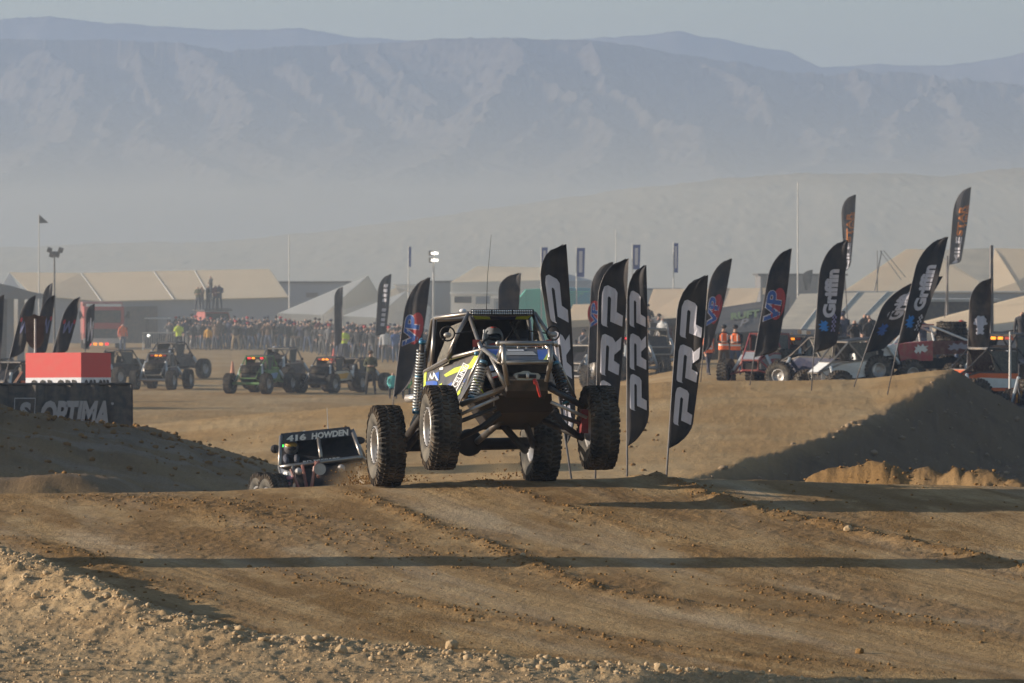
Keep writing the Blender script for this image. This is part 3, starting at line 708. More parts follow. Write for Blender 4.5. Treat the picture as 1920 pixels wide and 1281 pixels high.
flat('sticker', Pl(C(915, 690, 2.85), C(937, 735, 3.0), C(945, 690, 2.95)), [[(923, 707), (933, 704), (934, 707), (924, 710)]], REDM, car, .03)
mb = MB(); mb.tube([C(889, 708, 3.0), C(907, 738, 3.0)], .006, 5); mb.build('yellow_limit_strap', LIME, car)
# rear end
T('rear_axle', [[WRL + LAT * .15, WRR - LAT * .15]], .075, BELLY, 12)
mb = MB(); mb.ball(C(880, 830, .02), .17, 14, 9, (1, .9, 1)); mb.build('differential', BELLY, car, smooth=True)
T('trailing_arm', [[C(795, 775, 1.6), C(755, 830, .1)], [C(985, 790, 1.4), C(1000, 835, .1)], [C(800, 790, .9), C(762, 842, 0)], [C(945, 800, 1.2), C(985, 845, .05)]], .045, BELLY)
T('driveshaft', [[C(940, 790, 1.6), C(895, 828, .2)]], .04, DARKM)
T('exhaust_tip', [[C(790, 745, -.2), C(763, 748, -.4)]], .048, ALU, 12)
mb = MB(); mb.box(C(781, 790, 0), (.09, .16, .16), (0, .4, YAW)); mb.build('shock_mount', M('tan_mount', (.42, .35, .25), .7), car)
mb = MB(); mb.tube([C(788, 640, .1), C(793, 637, .1)], .03, 8); mb.tube([C(789, 650, .12), C(792, 655, .12)], .028, 8); mb.build('hose_fitting', TEAL, car)
mb = MB(); mb.ball(C(893.5, 663, 2.75), .03); mb.build('hose_fitting', TEAL, car, smooth=True)
# cabin
mb = MB(); mb.hexa([C(812, 700, .15), C(1004, 700, .15), C(1004, 698, -.05), C(812, 698, -.05), C(820, 597, .45), C(988, 594, .45), C(988, 594, .35), C(820, 597, .35)]); mb.build('firewall', BLACK, car)
mb = MB(); mb.hexa([C(812, 745, .3), C(930, 742, .3), C(1018, 700, 2.1), C(905, 700, 2.1), C(812, 700, .3), C(930, 700, .3), C(1018, 672, 2.1), C(900, 672, 2.1)]); mb.build('cabin_tub', BLACK, car)
mb = MB(); mb.sheet([A_L + Vector((0, 0, .02)), A_R + Vector((0, 0, .02)), B_R + Vector((0, 0, .02)), B_L + Vector((0, 0, .02))], .015); mb.build('roof_panel', GREYP, car)
mb = MB(); mb.sheet([C(886, 594, 1.62), C(996, 594, 1.62), C(990, 599, 1.55), C(892, 599, 1.55)], .01); vz = mb.build('visor_panel', M('navy_wrap', (.02, .03, .09), .4), car)
PV = Pl(C(886, 594, 1.62), C(996, 594, 1.62), C(990, 599, 1.55))
flat('stripe', PV, [[(886, 592), (918, 594), (920, 599), (892, 599)], [(968, 594), (996, 592), (990, 599), (966, 599)]], LIME, vz, .01)
mb = MB(); mb.sheet([C(866, 604, 1.4), C(846, 612, 1.1), C(822, 672, .9), C(816, 694, .8), C(842, 682, 1.5), C(842, 662, 1.7)], .01); mb.build('window_net', NET, car)
mb = MB(); mb.sheet([C(1001, 600, 1.4), C(1000, 612, 1.0), C(1000, 690, .8), C(1025, 672, 1.6), C(1022, 645, 1.9)], .01); mb.build('window_net', NET, car)
T('gear_cables', [[C(852, 645, 1.8), C(847, 660, 1.8), C(840, 672, 1.7)], [C(855, 640, 1.7), C(846, 668, 1.6)]], .022, BLACK)
mb = MB(); mb.hexa([C(902, 672, 2.15), C(1020, 671, 2.15), C(1018, 671, 1.95), C(904, 672, 1.95), C(905, 655, 2.15), C(1018, 654, 2.15), C(1016, 652, 2.0), C(907, 653, 2.0)]); mb.build('dashboard', BLACK, car)
for (u, v) in ((972, 650), (988, 652), (1006, 651), (1019, 650)):
    mb = MB(); mb.tube([C(u, v + 6, 2.3), C(u, v, 2.3)], .016, 6); mb.build('hood_pin', ALU, car)
for (u0, u1) in ((886, 899), (1024, 1034)):
    mb = MB(); mb.hexa([C(u0, 651, 2.2), C(u1, 651, 2.2), C(u1, 651, 2.1), C(u0, 651, 2.1), C(u0, 637, 2.2), C(u1, 637, 2.2), C(u1, 637, 2.1), C(u0, 637, 2.1)]); mb.build('red_lamp', M('red_lens', (.42, .05, .04), .3, dust=.1), car)
# seats and harness shapes
for u in (915, 975):
    mb = MB(); mb.hexa([C(u - 22, 690, .9), C(u + 22, 690, .9), C(u + 20, 690, .7), C(u - 20, 690, .7), C(u - 17, 618, .75), C(u + 17, 618, .75), C(u + 16, 618, .6), C(u - 16, 618, .6)]); mb.build('seat', CLOTHB, car)
T('harness_bar', [[C(900, 640, .85), C(990, 638, .85)], [C(958, 604, 1.2), C(975, 642, 1.3)], [C(975, 600, 1.3), C(948, 642, 1.0)]], .018, DARKM)
# steering wheel of the driver
def ring(c, r, t, nrm, n=20, k=6):
    nrm = Vector(nrm).normalized(); a = nrm.orthogonal().normalized(); b_ = nrm.cross(a); c = Vector(c)
    mb = MB(); pts = [c + (a * math.cos(2 * math.pi * i / n) + b_ * math.sin(2 * math.pi * i / n)) * r for i in range(n + 1)]; mb.tube(pts, t, k); return mb
ring(C(925, 655, 1.85), .15, .014, FWD + Vector((0, 0, .5))).build('steering_wheel', BLACK, car)
# light bar
lb = MB(); lb.hexa([C(882, 591, 1.70), C(1002, 591, 1.70), C(1002, 591, 1.6), C(882, 591, 1.6), C(883, 580, 1.70), C(1001, 580, 1.70), C(1001, 580, 1.6), C(883, 580, 1.6)]); lbo = lb.build('light_bar', BLACK, car)
lz = MB()
for sgm in range(3):
    for i in range(9):
        for j in range(2):
            p = C(886.5 + sgm * 38.7 + i * 4.1, 583.3 + j * 4.4, 1.715); lz.ball(p, .0125, 8, 4, (1, .5, 1))
lz.build('lens', LENS, lbo, org=car.location, smooth=True, kind='stuff')
# mirrors in round hoops
for (u, v, s) in ((839, 626, -1), (1037, 625, 1)):
    a = C(u, v, 1.8)
    mb = ring(a, .085, .010, LAT * .25 * s + FWD); mr_ = mb.build('mirror_hoop', BLACK, car, smooth=True)
    mb = MB(); mb.ball(a + Vector((0, 0, -.015)), .048, 12, 8, (1, .6, .7)); mb.build('mirror', ALUD, mr_, org=car.location, smooth=True)
    T('mirror_arm', [[a - LAT * .08 * s, a - LAT * .3 * s + Vector((0, 0, .03))]], .008, BLACK)
mb = MB(); mb.tube([C(912, 580, .7), C(914, 520, .7), C(921, 440, .6)], [.005, .0035, .002], 5); mb.build('whip_antenna', BLACK, car)
mb = MB(); mb.ball(C(868, 583, .9), .045, 10, 6, (1, 1, .6)); mb.build('gps_puck', WHITE, car, smooth=True)

# driver
dl = C(922, 690, 1.0)
dr = wthing('person', 'driver in white and black full-face helmet behind the wheel of the leaping buggy', 'person', dl)
def skinned(name, V, E, Rr, mat, parent, sub=1, org=None, mats=None, assign=None):
    me = bpy.data.meshes.new(name); o3 = Vector(parent.location) if parent and parent.get('_world') else Vector((0, 0, 0))
    me.from_pydata([Vector(p) - o3 for p in V], E, []); o = bpy.data.objects.new(name, me); col.objects.link(o)
    sm = o.modifiers.new('s', 'SKIN'); 
    for i, r in enumerate(Rr):
        me.skin_vertices[0].data[i].radius = (r, r) if not isinstance(r, tuple) else r
    me.skin_vertices[0].data[0].use_root = True
    sb = o.modifiers.new('d', 'SUBSURF'); sb.levels = sub; sb.render_levels = sub
    dg = bpy.context.evaluated_depsgraph_get(); m2 = bpy.data.meshes.new_from_object(o.evaluated_get(dg)); m2.name = name
    bpy.data.objects.remove(o); bpy.data.meshes.remove(me)
    m2.materials.clear()
    for m in (mats or [mat]): m2.materials.append(m)
    if assign:
        for p in m2.polygons: p.material_index = assign(p.center + o3)
    m2.polygons.foreach_set('use_smooth', [True] * len(m2.polygons))
    if parent is False: return m2
    o = bpy.data.objects.new(name, m2); col.objects.link(o); o.parent = parent; return o
hp = C(924, 634, 1.15)
pel = C(922, 688, 1.05); che = C(923, 660, 1.0); nk = C(924, 648, 1.05)
skinned('body', [pel, che, nk, hp, che - LAT * .19 + Vector((0, 0, .03)), C(908, 668, 1.5), C(916, 656, 1.8), che + LAT * .19 + Vector((0, 0, .03)), C(942, 668, 1.5), C(936, 656, 1.8)],
        [(0, 1), (1, 2), (2, 3), (1, 4), (4, 5), (5, 6), (1, 7), (7, 8), (8, 9)], [.16, .15, .07, .08, .07, .055, .04, .07, .055, .04], M('race_suit', (.05, .06, .09), .85), dr)
mb = MB(); mb.ball(hp, .135, 18, 12, (.95, 1.1, 1.05)); hm = mb.build('helmet', M('helmet_shell', (.26, .27, .29), .35, dust=.1), dr, smooth=True)
fz = hp + FWD * .085
mb = MB(); mb.ball(fz + Vector((0, 0, .008)), .105, 14, 8, (.92, .75, .62), (0, 0, YAW)); mb.build('visor', M('visor_tint', (.015, .015, .018), .1, dust=0), hm, org=dr.location, smooth=True)
mb = MB(); mb.ball(fz + Vector((0, 0, -.085)) + FWD * .01, .075, 12, 8, (1, .7, .55), (0, 0, YAW)); mb.build('chin_bar', M('helmet_red', (.40, .03, .03), .35), hm, org=dr.location, smooth=True)
mb = MB(); mb.ball(hp + Vector((0, 0, .115)) + FWD * .03, .05, 10, 6, (1, 1, .5)); mb.build('air_intake', REDM, hm, org=dr.location, smooth=True)
mb = MB(); mb.tube([hp - LAT * .12 + FWD * .06 + Vector((0, 0, .10)), hp - LAT * .125 + FWD * .09, hp - LAT * .10 + FWD * .10 - Vector((0, 0, .09))], .012, 6); mb.build('shell_edge', WHITE, hm, org=dr.location)
# ------------------------------------------------------------------ feather flags
FBLK = M('black_flag_cloth', (.020, .020, .024), .85, dust=.12, sc=3)
FCH = M('charcoal_flag_cloth', (.045, .045, .05), .85, dust=.15, sc=3)
FBRN = M('dark_brown_flag_cloth', (.055, .042, .036), .85, dust=.3, sc=3)
FGRY = M('grey_flag_cloth', (.07, .07, .08), .85, dust=.15, sc=3)
LET = M('white_print', (.62, .60, .66), .8, dust=.1)
ORP = M('orange_print', (.60, .20, .04), .8, dust=.1)
BLP = M('blue_print', (.05, .13, .42), .8, dust=.1)
BLP2 = M('bright_blue_print', (.03, .22, .62), .8, dust=.1)
RDP = M('red_print', (.42, .06, .07), .8, dust=.1)
FBLUE = M('blue_flag_cloth', (.03, .07, .30), .85, dust=.1)
POLE = M('flag_pole', (.10, .10, .11), .5, .3, dust=.3)
POLEW = M('pale_pole', (.55, .54, .52), .5, .2, dust=.3)

class Feather:
    def __init__(s, D, B, K, T, R, yaw=0, amp=.05, seed=0):
        s.D, s.B, s.K, s.T, s.R, s.yaw, s.amp, s.seed = D, B, K, T, R, yaw, amp, seed
    def left(s, v):
        if v >= s.K[1]: t = (s.B[1] - v) / (s.B[1] - s.K[1]); return s.B[0] + (s.K[0] - s.B[0]) * t
        t = min(1, (s.K[1] - v) / (s.K[1] - s.T[1])); lean = (s.K[0] - s.B[0]) / (s.B[1] - s.K[1]) * (s.K[1] - v)
        e = 1 - math.sqrt(max(0, 1 - t * t)); return s.K[0] + lean * (1 - e) + (s.T[0] - s.K[0]) * e
    def right(s, v):
        if v <= s.R[1]: t = (v - s.T[1]) / (s.R[1] - s.T[1]); return s.T[0] + (s.R[0] - s.T[0]) * (t + .10 * math.sin(math.pi * t) * (1 if s.R[0] > s.T[0] else -1))
        t = (v - s.R[1]) / (s.B[1] - s.R[1]); return s.B[0] + (s.R[0] - s.B[0]) * max(0, 1 - t ** 1.8) ** .8
    def pt(s, w_, v, off=0):
        u = s.left(v) * (1 - w_) + s.right(v) * w_; h = (s.B[1] - v) / (s.B[1] - s.T[1]); wd = (s.R[0] - s.B[0]) / F * s.D
        dy = .18 * s.amp * math.sin(w_ * 23 + h * 6 + s.seed) * math.sin(h * 7 + s.seed) + s.amp * math.sin(w_ * 5.2 + h * 4.0 + s.seed) * (.3 + w_) + .5 * s.amp * math.sin(w_ * 2.1 - h * 9 + s.seed * 2) * w_ + s.yaw * w_ * wd
        return W(u, v, s.D + dy - off)
def feather(label, f, mat, group, prints=(), name='feather_flag', ground=None, pr=.016, polemat=None):
    base = W(f.B[0], f.B[1], f.D); dx = (f.B[0] - f.K[0]) / (f.K[1] - f.B[1] + 1e-6)
    gzv = Hs(base.x, f.D) if ground is None else ground
    lean = (W(f.K[0], f.K[1], f.D) - base); bx = base.x - lean.x / lean.z * (base.z - gzv)
    root = wthing(name, label, 'flag', Vector((bx, f.D, gzv)), group)
    mb = MB(); nr, nc = 34, 9
    for i in range(nr + 1):
        v = f.B[1] + (f.T[1] - f.B[1]) * (1 - (1 - i / nr) ** 1.0)
        v = min(f.B[1] - .01, max(f.T[1] + .01, v))
        for j in range(nc + 1): mb.v.append(tuple(f.pt(j / nc, v)))
    for i in range(nr):
        for j in range(nc): k = i * (nc + 1) + j; mb.f.append((k, k + 1, k + nc + 2, k + nc + 1)); mb.mi.append(0)
    cl = mb.build('cloth', mat, root, smooth=True)
    mb = MB(); P = [Vector((bx, f.D, gzv - .1)), base + Vector((0, .01, 0))]
    for i in range(1, 21):
        v = f.B[1] + (f.T[1] - f.B[1]) * i / 20 * .999; P.append(W(f.left(v), v, f.D + .012))
    mb.tube(P, [pr] * 2 + [pr * (1 - .6 * i / 20) for i in range(1, 21)], 6); mb.build('pole', polemat or POLE, root, smooth=True)
    for (nm, g, v0, v1, w0, w1, m, off) in prints:
        # glyph x runs up the flag from v0 to v1, glyph y runs from w0 (bottom of letters) to w1
        g2 = cut2(g, 14, 5); q = MB(); q.add([f.pt(w0 + (w1 - w0) * y, v0 + (v1 - v0) * x, off) for x, y in g2[0]], [tuple(reversed(t)) for t in g2[1]]); q.build(nm, m, cl)
    return root
# the bold slanted letters, drawn as outlines
def shr(P, k=.16): return [(x + k * y, y) for x, y in P]
def P_at(x0):
    return [shr([(x0 + x, y) for x, y in L_]) for L_ in (
        [(0, .66), (0, .92), (.04, 1), (.78, 1), (.93, .94), (.98, .80), (.95, .42), (.88, .30), (.42, .30), (.38, .0), (.12, .0), (.15, .58), (.70, .58), (.73, .64), (.73, .70), (.69, .73), (.02, .73)],)]
def R_at(x0):
    return P_at(x0) + [shr([(x0 + x, y) for x, y in [(.55, .32), (.84, .32), (1.04, .0), (.74, .0)]])]
PRPG = polys2(P_at(0) + R_at(1.10) + P_at(2.26))
_mx = max(p[0] for p in PRPG[0]); PRPG = ([(p[0] / _mx, p[1]) for p in PRPG[0]], PRPG[1])
PRPn = PRPG
G = 'tall black feather flags along the jump'
def prp(v0, v1): return [('lettering', PRPG, v0, v1, .90, .10, LET, .012)]
feather('black feather flag with large grey letters, directly behind the leaping buggy', Feather(84, (1062, 835), (1015, 530), (1062, 458), (1079, 770), .1, .05, 1), FBLK, G, [('lettering', PRPG, 822, 515, .88, .14, LET, .012)])
feather('black feather flag with large grey letters, partly hidden by the airborne front wheel', Feather(92, (1118, 800), (1122, 560), (1179, 485), (1160, 750), .1, .06, 2), FBLK, G, [('lettering', PRPG, 800, 535, .90, .12, LET, .012)])
feather('narrow black feather flag with large grey letters, third in the row', Feather(88, (1176, 838), (1176, 560), (1212, 497), (1217, 775), .1, .06, 3), FBLK, G, [('lettering', PRPG, 778, 545, .90, .12, LET, .012)])
feather('black feather flag with large grey letters, last of the row, beside the dirt bank', Feather(90, (1253, 842), (1270, 585), (1328, 516), (1300, 790), .15, .06, 4), FBLK, G, [('lettering', PRPG, 806, 562, .92, .14, LET, .012)])

def ellipse(cx, cy, rx, ry, n=26): return [(cx + rx * math.cos(2 * math.pi * i / n), cy + ry * math.sin(2 * math.pi * i / n)) for i in range(n)]
DISK = polys2([ellipse(.5, .5, .5, .5)])
VPG = glyphs('VP', .06, .1)
def vp(v0, v1, w0=.92, w1=.10):
    return [('red_disc', DISK, v0 + 4, v1 - 6, w0 + .04, w0 - .62, RDP, .010), ('lettering_edge', VPG, v0 + 8, v1 - 2, w0 - .12, w1 - .02, LET, .014), ('lettering', glyphs('VP', .03, .1), v0 + 7, v1 - 1, w0 - .14, w1 + .01, BLP, .018)]
GV = 'feather flags standing on the far jump'
feather('hazy black feather flag with a round red and blue emblem, left of the leaping buggy', Feather(152, (738, 745), (757, 590), (807, 520), (783, 680), .1, .08, 5), FCH, GV, vp(642, 592))
feather('charcoal feather flag with a round emblem, standing behind the letter flags', Feather(165, (1103, 683), (1108, 545), (1150, 491), (1142, 660), .1, .08, 6), FCH, GV, vp(606, 570, .5, .05))
feather('charcoal feather flag with a round emblem, half behind the last letter flag', Feather(165, (1318, 662), (1328, 545), (1373, 485), (1336, 640), .1, .08, 7), FCH, GV, vp(604, 558))
feather('black feather flag with a round red and blue emblem, standing clear on the ramp top', Feather(156, (1414, 670), (1440, 520), (1485, 466), (1458, 655), .1, .07, 8), FBLK, GV, vp(596, 546, .94, .12))
GRF = glyphs('Griffin', .055)
blob = polys2([[(0, .3), (.15, .1), (.3, .28), (.42, .05), (.5, .35), (.75, .2), (.95, .45), (.8, .6), (1, .8), (.7, .75), (.6, 1), (.45, .72), (.25, .95), (.2, .65), (.02, .75), (.12, .5)]])
def checks(nx, ny):
    return polys2([[(i / nx, j / ny), ((i + 1) / nx, j / ny), ((i + 1) / nx, (j + 1) / ny), (i / nx, (j + 1) / ny)] for i in range(nx) for j in range(ny) if (i + j) % 2 == 0])
def griffin(v0, v1, g0, g1):
    return [('lettering', GRF, v0, v1, .76, .24, LET, .012), ('griffin_emblem', blob, g0, g1, .62, .10, BLP2, .012), ('checks', checks(8, 3), g0, g0 + (g1 - g0) * 1.5, .84, .66, M('lilac_print', (.30, .28, .50), .8), .012)]
feather('black feather flag with pale seven-letter name and blue emblem, upright on the ramp', Feather(154, (1526, 662), (1536, 520), (1590, 450), (1570, 640), .1, .06, 9), FBLK, GV, griffin(596, 505, 622, 600))
feather('black feather flag, pale name and bright blue emblem, leaning hard to one side', Feather(152, (1684, 645), (1716, 505), (1778, 444), (1716, 640), .15, .08, 10), FBLK, GV, [('lettering', GRF, 583, 497, .80, .30, LET, .012), ('griffin_emblem', blob, 616, 590, .62, .10, BLP2, .012), ('checks', checks(8, 3), 620, 590, .90, .70, LET, .012)])
f_ = Feather(155, (1622, 662), (1650, 585), (1768, 518), (1662, 650), .3, .12, 11)
feather('black feather flag blown over and folded', f_, FBLK, GV, [('lettering', GRF, 600, 540, .62, .22, LET, .012), ('griffin_emblem', blob, 630, 606, .5, .12, BLP, .012)])
def milestar(v0, v1): m_ = v0 + (v1 - v0) * .46; return [('lettering', glyphs('MILE', .03), v0, m_, .78, .36, LET, .012), ('lettering', glyphs('STAR', .03), m_ + (v1 - v0) * .02, v1, .78, .36, ORP, .012), ('lettering', glyphs('TIRES', .02), m_ + (v1 - v0) * .15, v1, .98, .80, ORP, .012)]
GM = 'tyre maker flags on tall poles'
feather('grey feather flag with orange and white lettering on a tall pole, above the white tents', Feather(225, (1779, 497), (1787, 400), (1821, 351), (1802, 490), .1, .08, 12), FGRY, GM, milestar(495, 385), ground=0.2, pr=.02)
feather('grey feather flag with orange tyre lettering, showing above an upright black flag', Feather(225, (1584, 510), (1578, 405), (1605, 365), (1596, 490), .1, .08, 13), FGRY, GM, milestar(505, 398), ground=0.2, pr=.02)
skull = polys2([[(.0, .3), (.1, .2), (.2, .32), (.3, .2), (.38, .3), (.5, .25), (.55, 0), (.68, .05), (.72, .12), (.82, .08), (.88, .2), (1, .3), (.96, .5), (1, .7), (.88, .8), (.82, .92), (.72, .88), (.68, .95), (.55, 1), (.5, .75), (.38, .7), (.3, .8), (.2, .68), (.1, .8), (0, .7), (.07, .5)]])
feather('dark brown feather flag with a pale crest, right of the dirt peak', Feather(170, (1813, 700), (1818, 570), (1860, 522), (1852, 690), .1, .10, 14), FBRN, GV, [('crest', skull, 628, 592, .88, .20, LET, .014)])
feather('plain black feather flag showing above the leaping buggy roof', Feather(190, (934, 640), (935, 545), (977, 512), (969, 620), .1, .07, 15), FCH, 'plain feather flags in the haze')
feather('slim grey feather flag against the white peaked tent', Feather(260, (627, 650), (627, 560), (643, 538), (641, 640), .1, .05, 16), FGRY, 'plain feather flags in the haze')
feather('grey feather flag with a pale word, right of the white peaked tent', Feather(245, (704, 630), (709, 545), (734, 514), (724, 625), .1, .06, 17), FGRY, 'feather flags by the tents', [('print', polys2([[(i / 9, .1), (i / 9 + .075, 0), (i / 9 + .08, .9), (i / 9 + .01, 1)] for i in range(9) if i != 4]), 612, 530, .78, .40, LET, .012)])
feather('dark feather flag standing far off on a roof line behind the right pits', Feather(330, (1510, 545), (1505, 525), (1524, 506), (1519, 540), .1, .04, 18), FCH, 'plain feather flags in the haze')
chev = polys2([[(0, .1), (.9, 0), (.8, .18), (.3, .22), (1, .45), (1, .6), (.3, .82), (.9, .85), (.7, 1), (0, .9), (0, .75), (.6, .5), (0, .25)]])
GL = 'feather flags with a pale chevron beside the left pits'
redc = polys2([ellipse(.5, .5, .5, .5, 10)])
def chv(v0, v1): return [('chevron', chev, v0, v1, .85, .25, M('dull_blue_print', (.16, .18, .34), .8), .012), ('chevron_tip', redc, v1 + 6, v1 - 3, .98, .82, RDP, .016), ('chevron_tip', redc, v1 + 6, v1 - 3, .30, .12, RDP, .016)]
feather('hazy black feather flag with a chevron, leftmost of its group', Feather(182, (18, 672), (38, 590), (67, 554), (46, 655), .1, .06, 19), FCH, GL, chv(625, 598))
feather('hazy black feather flag with a chevron, behind the black shield banner', Feather(186, (62, 672), (75, 590), (103, 554), (88, 655), .1, .06, 20), FCH, GL, chv(625, 596))
feather('hazy black feather flag with a chevron, above the red box', Feather(180, (97, 668), (117, 596), (151, 557), (128, 655), .1, .06, 21), FCH, GL, chv(625, 602))
feather('faint grey feather flag rising behind the chevron flags', Feather(215, (72, 640), (80, 560), (99, 531), (90, 620), .1, .06, 22), FGRY, GL)
feather('small dark feather flag with a white print in front of the fire truck', Feather(215, (160, 655), (162, 590), (178, 570), (175, 630), .1, .06, 23), FCH, GL, [('print', chev, 640, 596, .95, .2, LET, .012)])
feather('dark feather flag cut by the left edge of the photograph', Feather(190, (-22, 690), (-20, 590), (8, 553), (0, 680), .1, .06, 24), FCH, GL)
# black shield-shaped banner
sb = wthing('shield_banner', 'black shield-shaped banner on a pale pole above the red box', 'banner', (W(66, 700, 130).x, 130, Hs(W(66, 700, 130).x, 130)))
mb = MB(); mb.sheet([W(u, v, 130) for u, v in [(45, 592), (52, 594), (58, 592), (64, 589), (72, 592), (80, 594), (88, 592), (85, 602), (83, 620), (82, 640), (76, 650), (66, 656), (56, 650), (49, 638), (48, 615)]], .02); mb.build('cloth', FBRN, sb)
mb = MB(); mb.tube([W(66, 598, 129.95), Vector((W(66, 700, 130).x, 129.95, sb.location.z))], .022, 6); mb.build('pole', POLEW, sb)
# small flags on poles
def pole_flag(label, u, v0, v1, D, uw, vt, vb, mat, cat='flag', grp=None, tri=False, pm=None, prn=None):
    b_ = W(u, v0, D); gz_ = Hs(b_.x, D); r = wthing('flag_on_pole', label, cat, (b_.x, D, gz_), grp)
    mb = MB(); mb.tube([(b_.x, D, gz_), b_], [.05, .025], 6); mb.build('pole', pm or POLEW, r)
    A = [W(u, vt, D), W(u + uw, vt + (0 if not tri else (vb - vt)), D + .1), W(u + uw * .9, vb + 1, D + .15), W(u, vb, D)] if not tri else [W(u, vt, D), W(u + uw, vb - 1, D + .1), W(u, vb, D)]
    mb = MB(); mb.sheet(A, .01); c_ = mb.build('cloth', mat, r)
    if prn: mb = MB(); mb.sheet([W(u + uw * a, v, D - .06) for a, v in ((.3, vt + 6), (.7, vt + 6), (.66, vb - 8), (.28, vb - 8))], .01); mb.build('print', prn, c_)
GB = 'small blue banners on poles above the pits'
pole_flag('small blue banner on a pole, just left of the tallest letter flag', 1015, 462, 600, 300, 12, 464, 498, FBLUE, grp=GB, prn=LET)
pole_flag('small blue banner on a pole, just right of the tallest letter flag', 1081, 463, 600, 300, 16, 465, 519, FBLUE, grp=GB, prn=LET)
pole_flag('small blue banner on a pole, above the pair of letter flags', 1186, 457, 600, 300, 15, 459, 505, FBLUE, grp=GB, prn=LET)
pole_flag('small blue banner on a pole, standing alone right of the letter flags', 1263, 454, 600, 300, 9, 456, 511, FBLUE, grp=GB, prn=LET)
pole_flag('dark triangular flag on a thin pole at the far left, above the long tent', 73, 402, 600, 330, 18, 402, 419, FGRY, tri=True)
pole_flag('limp dark flag on a thin pole behind the small white tents', 766, 461, 600, 330, 5, 463, 500, FBLUE)

# ------------------------------------------------------------------ banner fence and the red box
Dn = 122
def LW(u, v, D=Dn): return W(u, v, D)
b0 = LW(-60, 760); gzb = Hs(b0.x + 2, Dn)
bn = wthing('banner_fence', 'black banner on a fence with large battery maker lettering behind the shaded mound', 'banner', (LW(100, 760).x, Dn, 1.0))
mb = MB(); nx = 60
for i in range(nx + 1):
    u = -70 + (246 + 70) * i / nx; dy = .035 * math.sin(i * .9) + .03 * math.sin(i * .37 + 1)
    for v in (722, 812): mb.v.append(tuple(W(u, v, Dn + dy)))
for i in range(nx): k = i * 2; mb.f.append((k, k + 2, k + 3, k + 1)); mb.mi.append(0)
bc = mb.build('cloth', M('black_vinyl_banner', (.075, .072, .070), .6, dust=.4), bn)
mb = MB(); mb.tube([LW(-70, 721), LW(247, 720)], .03, 6); mb.tube([LW(246, 720), LW(247, 830)], .035, 6); mb.build('frame', DARKM, bn)
GRP = M('grey_print', (.42, .40, .40), .7, dust=.2)
Pn = Pl(LW(0, 740), LW(200, 740), LW(0, 800))
decal('lettering', glyphs('OPTIMA', .045, .15, .92), pxmap(Pn, [(74, 804), (204, 804), (207, 751), (77, 751)], .08), GRP, bc)
flat('registered_mark', Pn, [ellipse(211, 757, 2.6, 2.6, 12)], GRP, bc, .08)
for P in ([(27, 746), (67, 746), (67, 748), (27, 748)], [(27, 748), (28.5, 748), (26.5, 790), (25, 790)], [(65.5, 748), (67, 748), (65, 790), (63.5, 790)]): flat('emblem_frame', Pn, [P], GRP, bc, .08)
decal('emblem', glyphs('S', .05, .1), pxmap(Pn, [(34, 795), (57, 795), (58, 754), (36, 754)], .08), GRP, bc)
rbx = wthing('red_box', 'large red box with a white base stripe of black letters behind the banner fence', 'box', (LW(120, 722, 128).x, 128, 1.0))
a, b_, c_ = W(48, 662, 127), W(152, 661, 126.2), W(208, 662, 128.6); H0 = Vector((0, 0, -.555)); H1 = Vector((0, 0, -1.35))
back = a + (c_ - b_)
mb = MB(); mb.hexa([a + H0, b_ + H0, c_ + H0, back + H0, a, b_, c_, back]); mb.build('red_cover', M('red_cover', (.62, .055, .05), .6, dust=.1), rbx)
mb = MB(); mb.hexa([a + H1, b_ + H1, c_ + H1, back + H1, a + H0, b_ + H0, c_ + H0, back + H0]); wb_ = mb.build('white_base', M('white_cover', (.70, .70, .74), .6, dust=.1), rbx)
for (p, q, s_) in ((a, b_, 'OOR ORR'), (b_, c_, 'OOR ORR')):
    nrm = (q - p).cross(Vector((0, 0, 1))).normalized() * .012
    decal('lettering', glyphs(s_, .04), lambda x, y, p=p, q=q, n_=nrm: p + (q - p) * (.08 + .88 * x) + Vector((0, 0, -1.0 + .40 * y)) + n_, BLACK, wb_)
wd = wthing('ramp_board', 'pale wooden prop leaning against the left side of the red box', 'board', W(30, 715, 128)); mb = MB(); mb.hexa([W(22, 722, 128), W(28, 722, 128), W(28, 722, 128.3), W(22, 722, 128.3), W(38, 697, 128), W(43, 697, 128), W(43, 697, 128.3), W(38, 697, 128.3)]); mb.build('board', M('pale_wood', (.5, .42, .3), .8), wd)
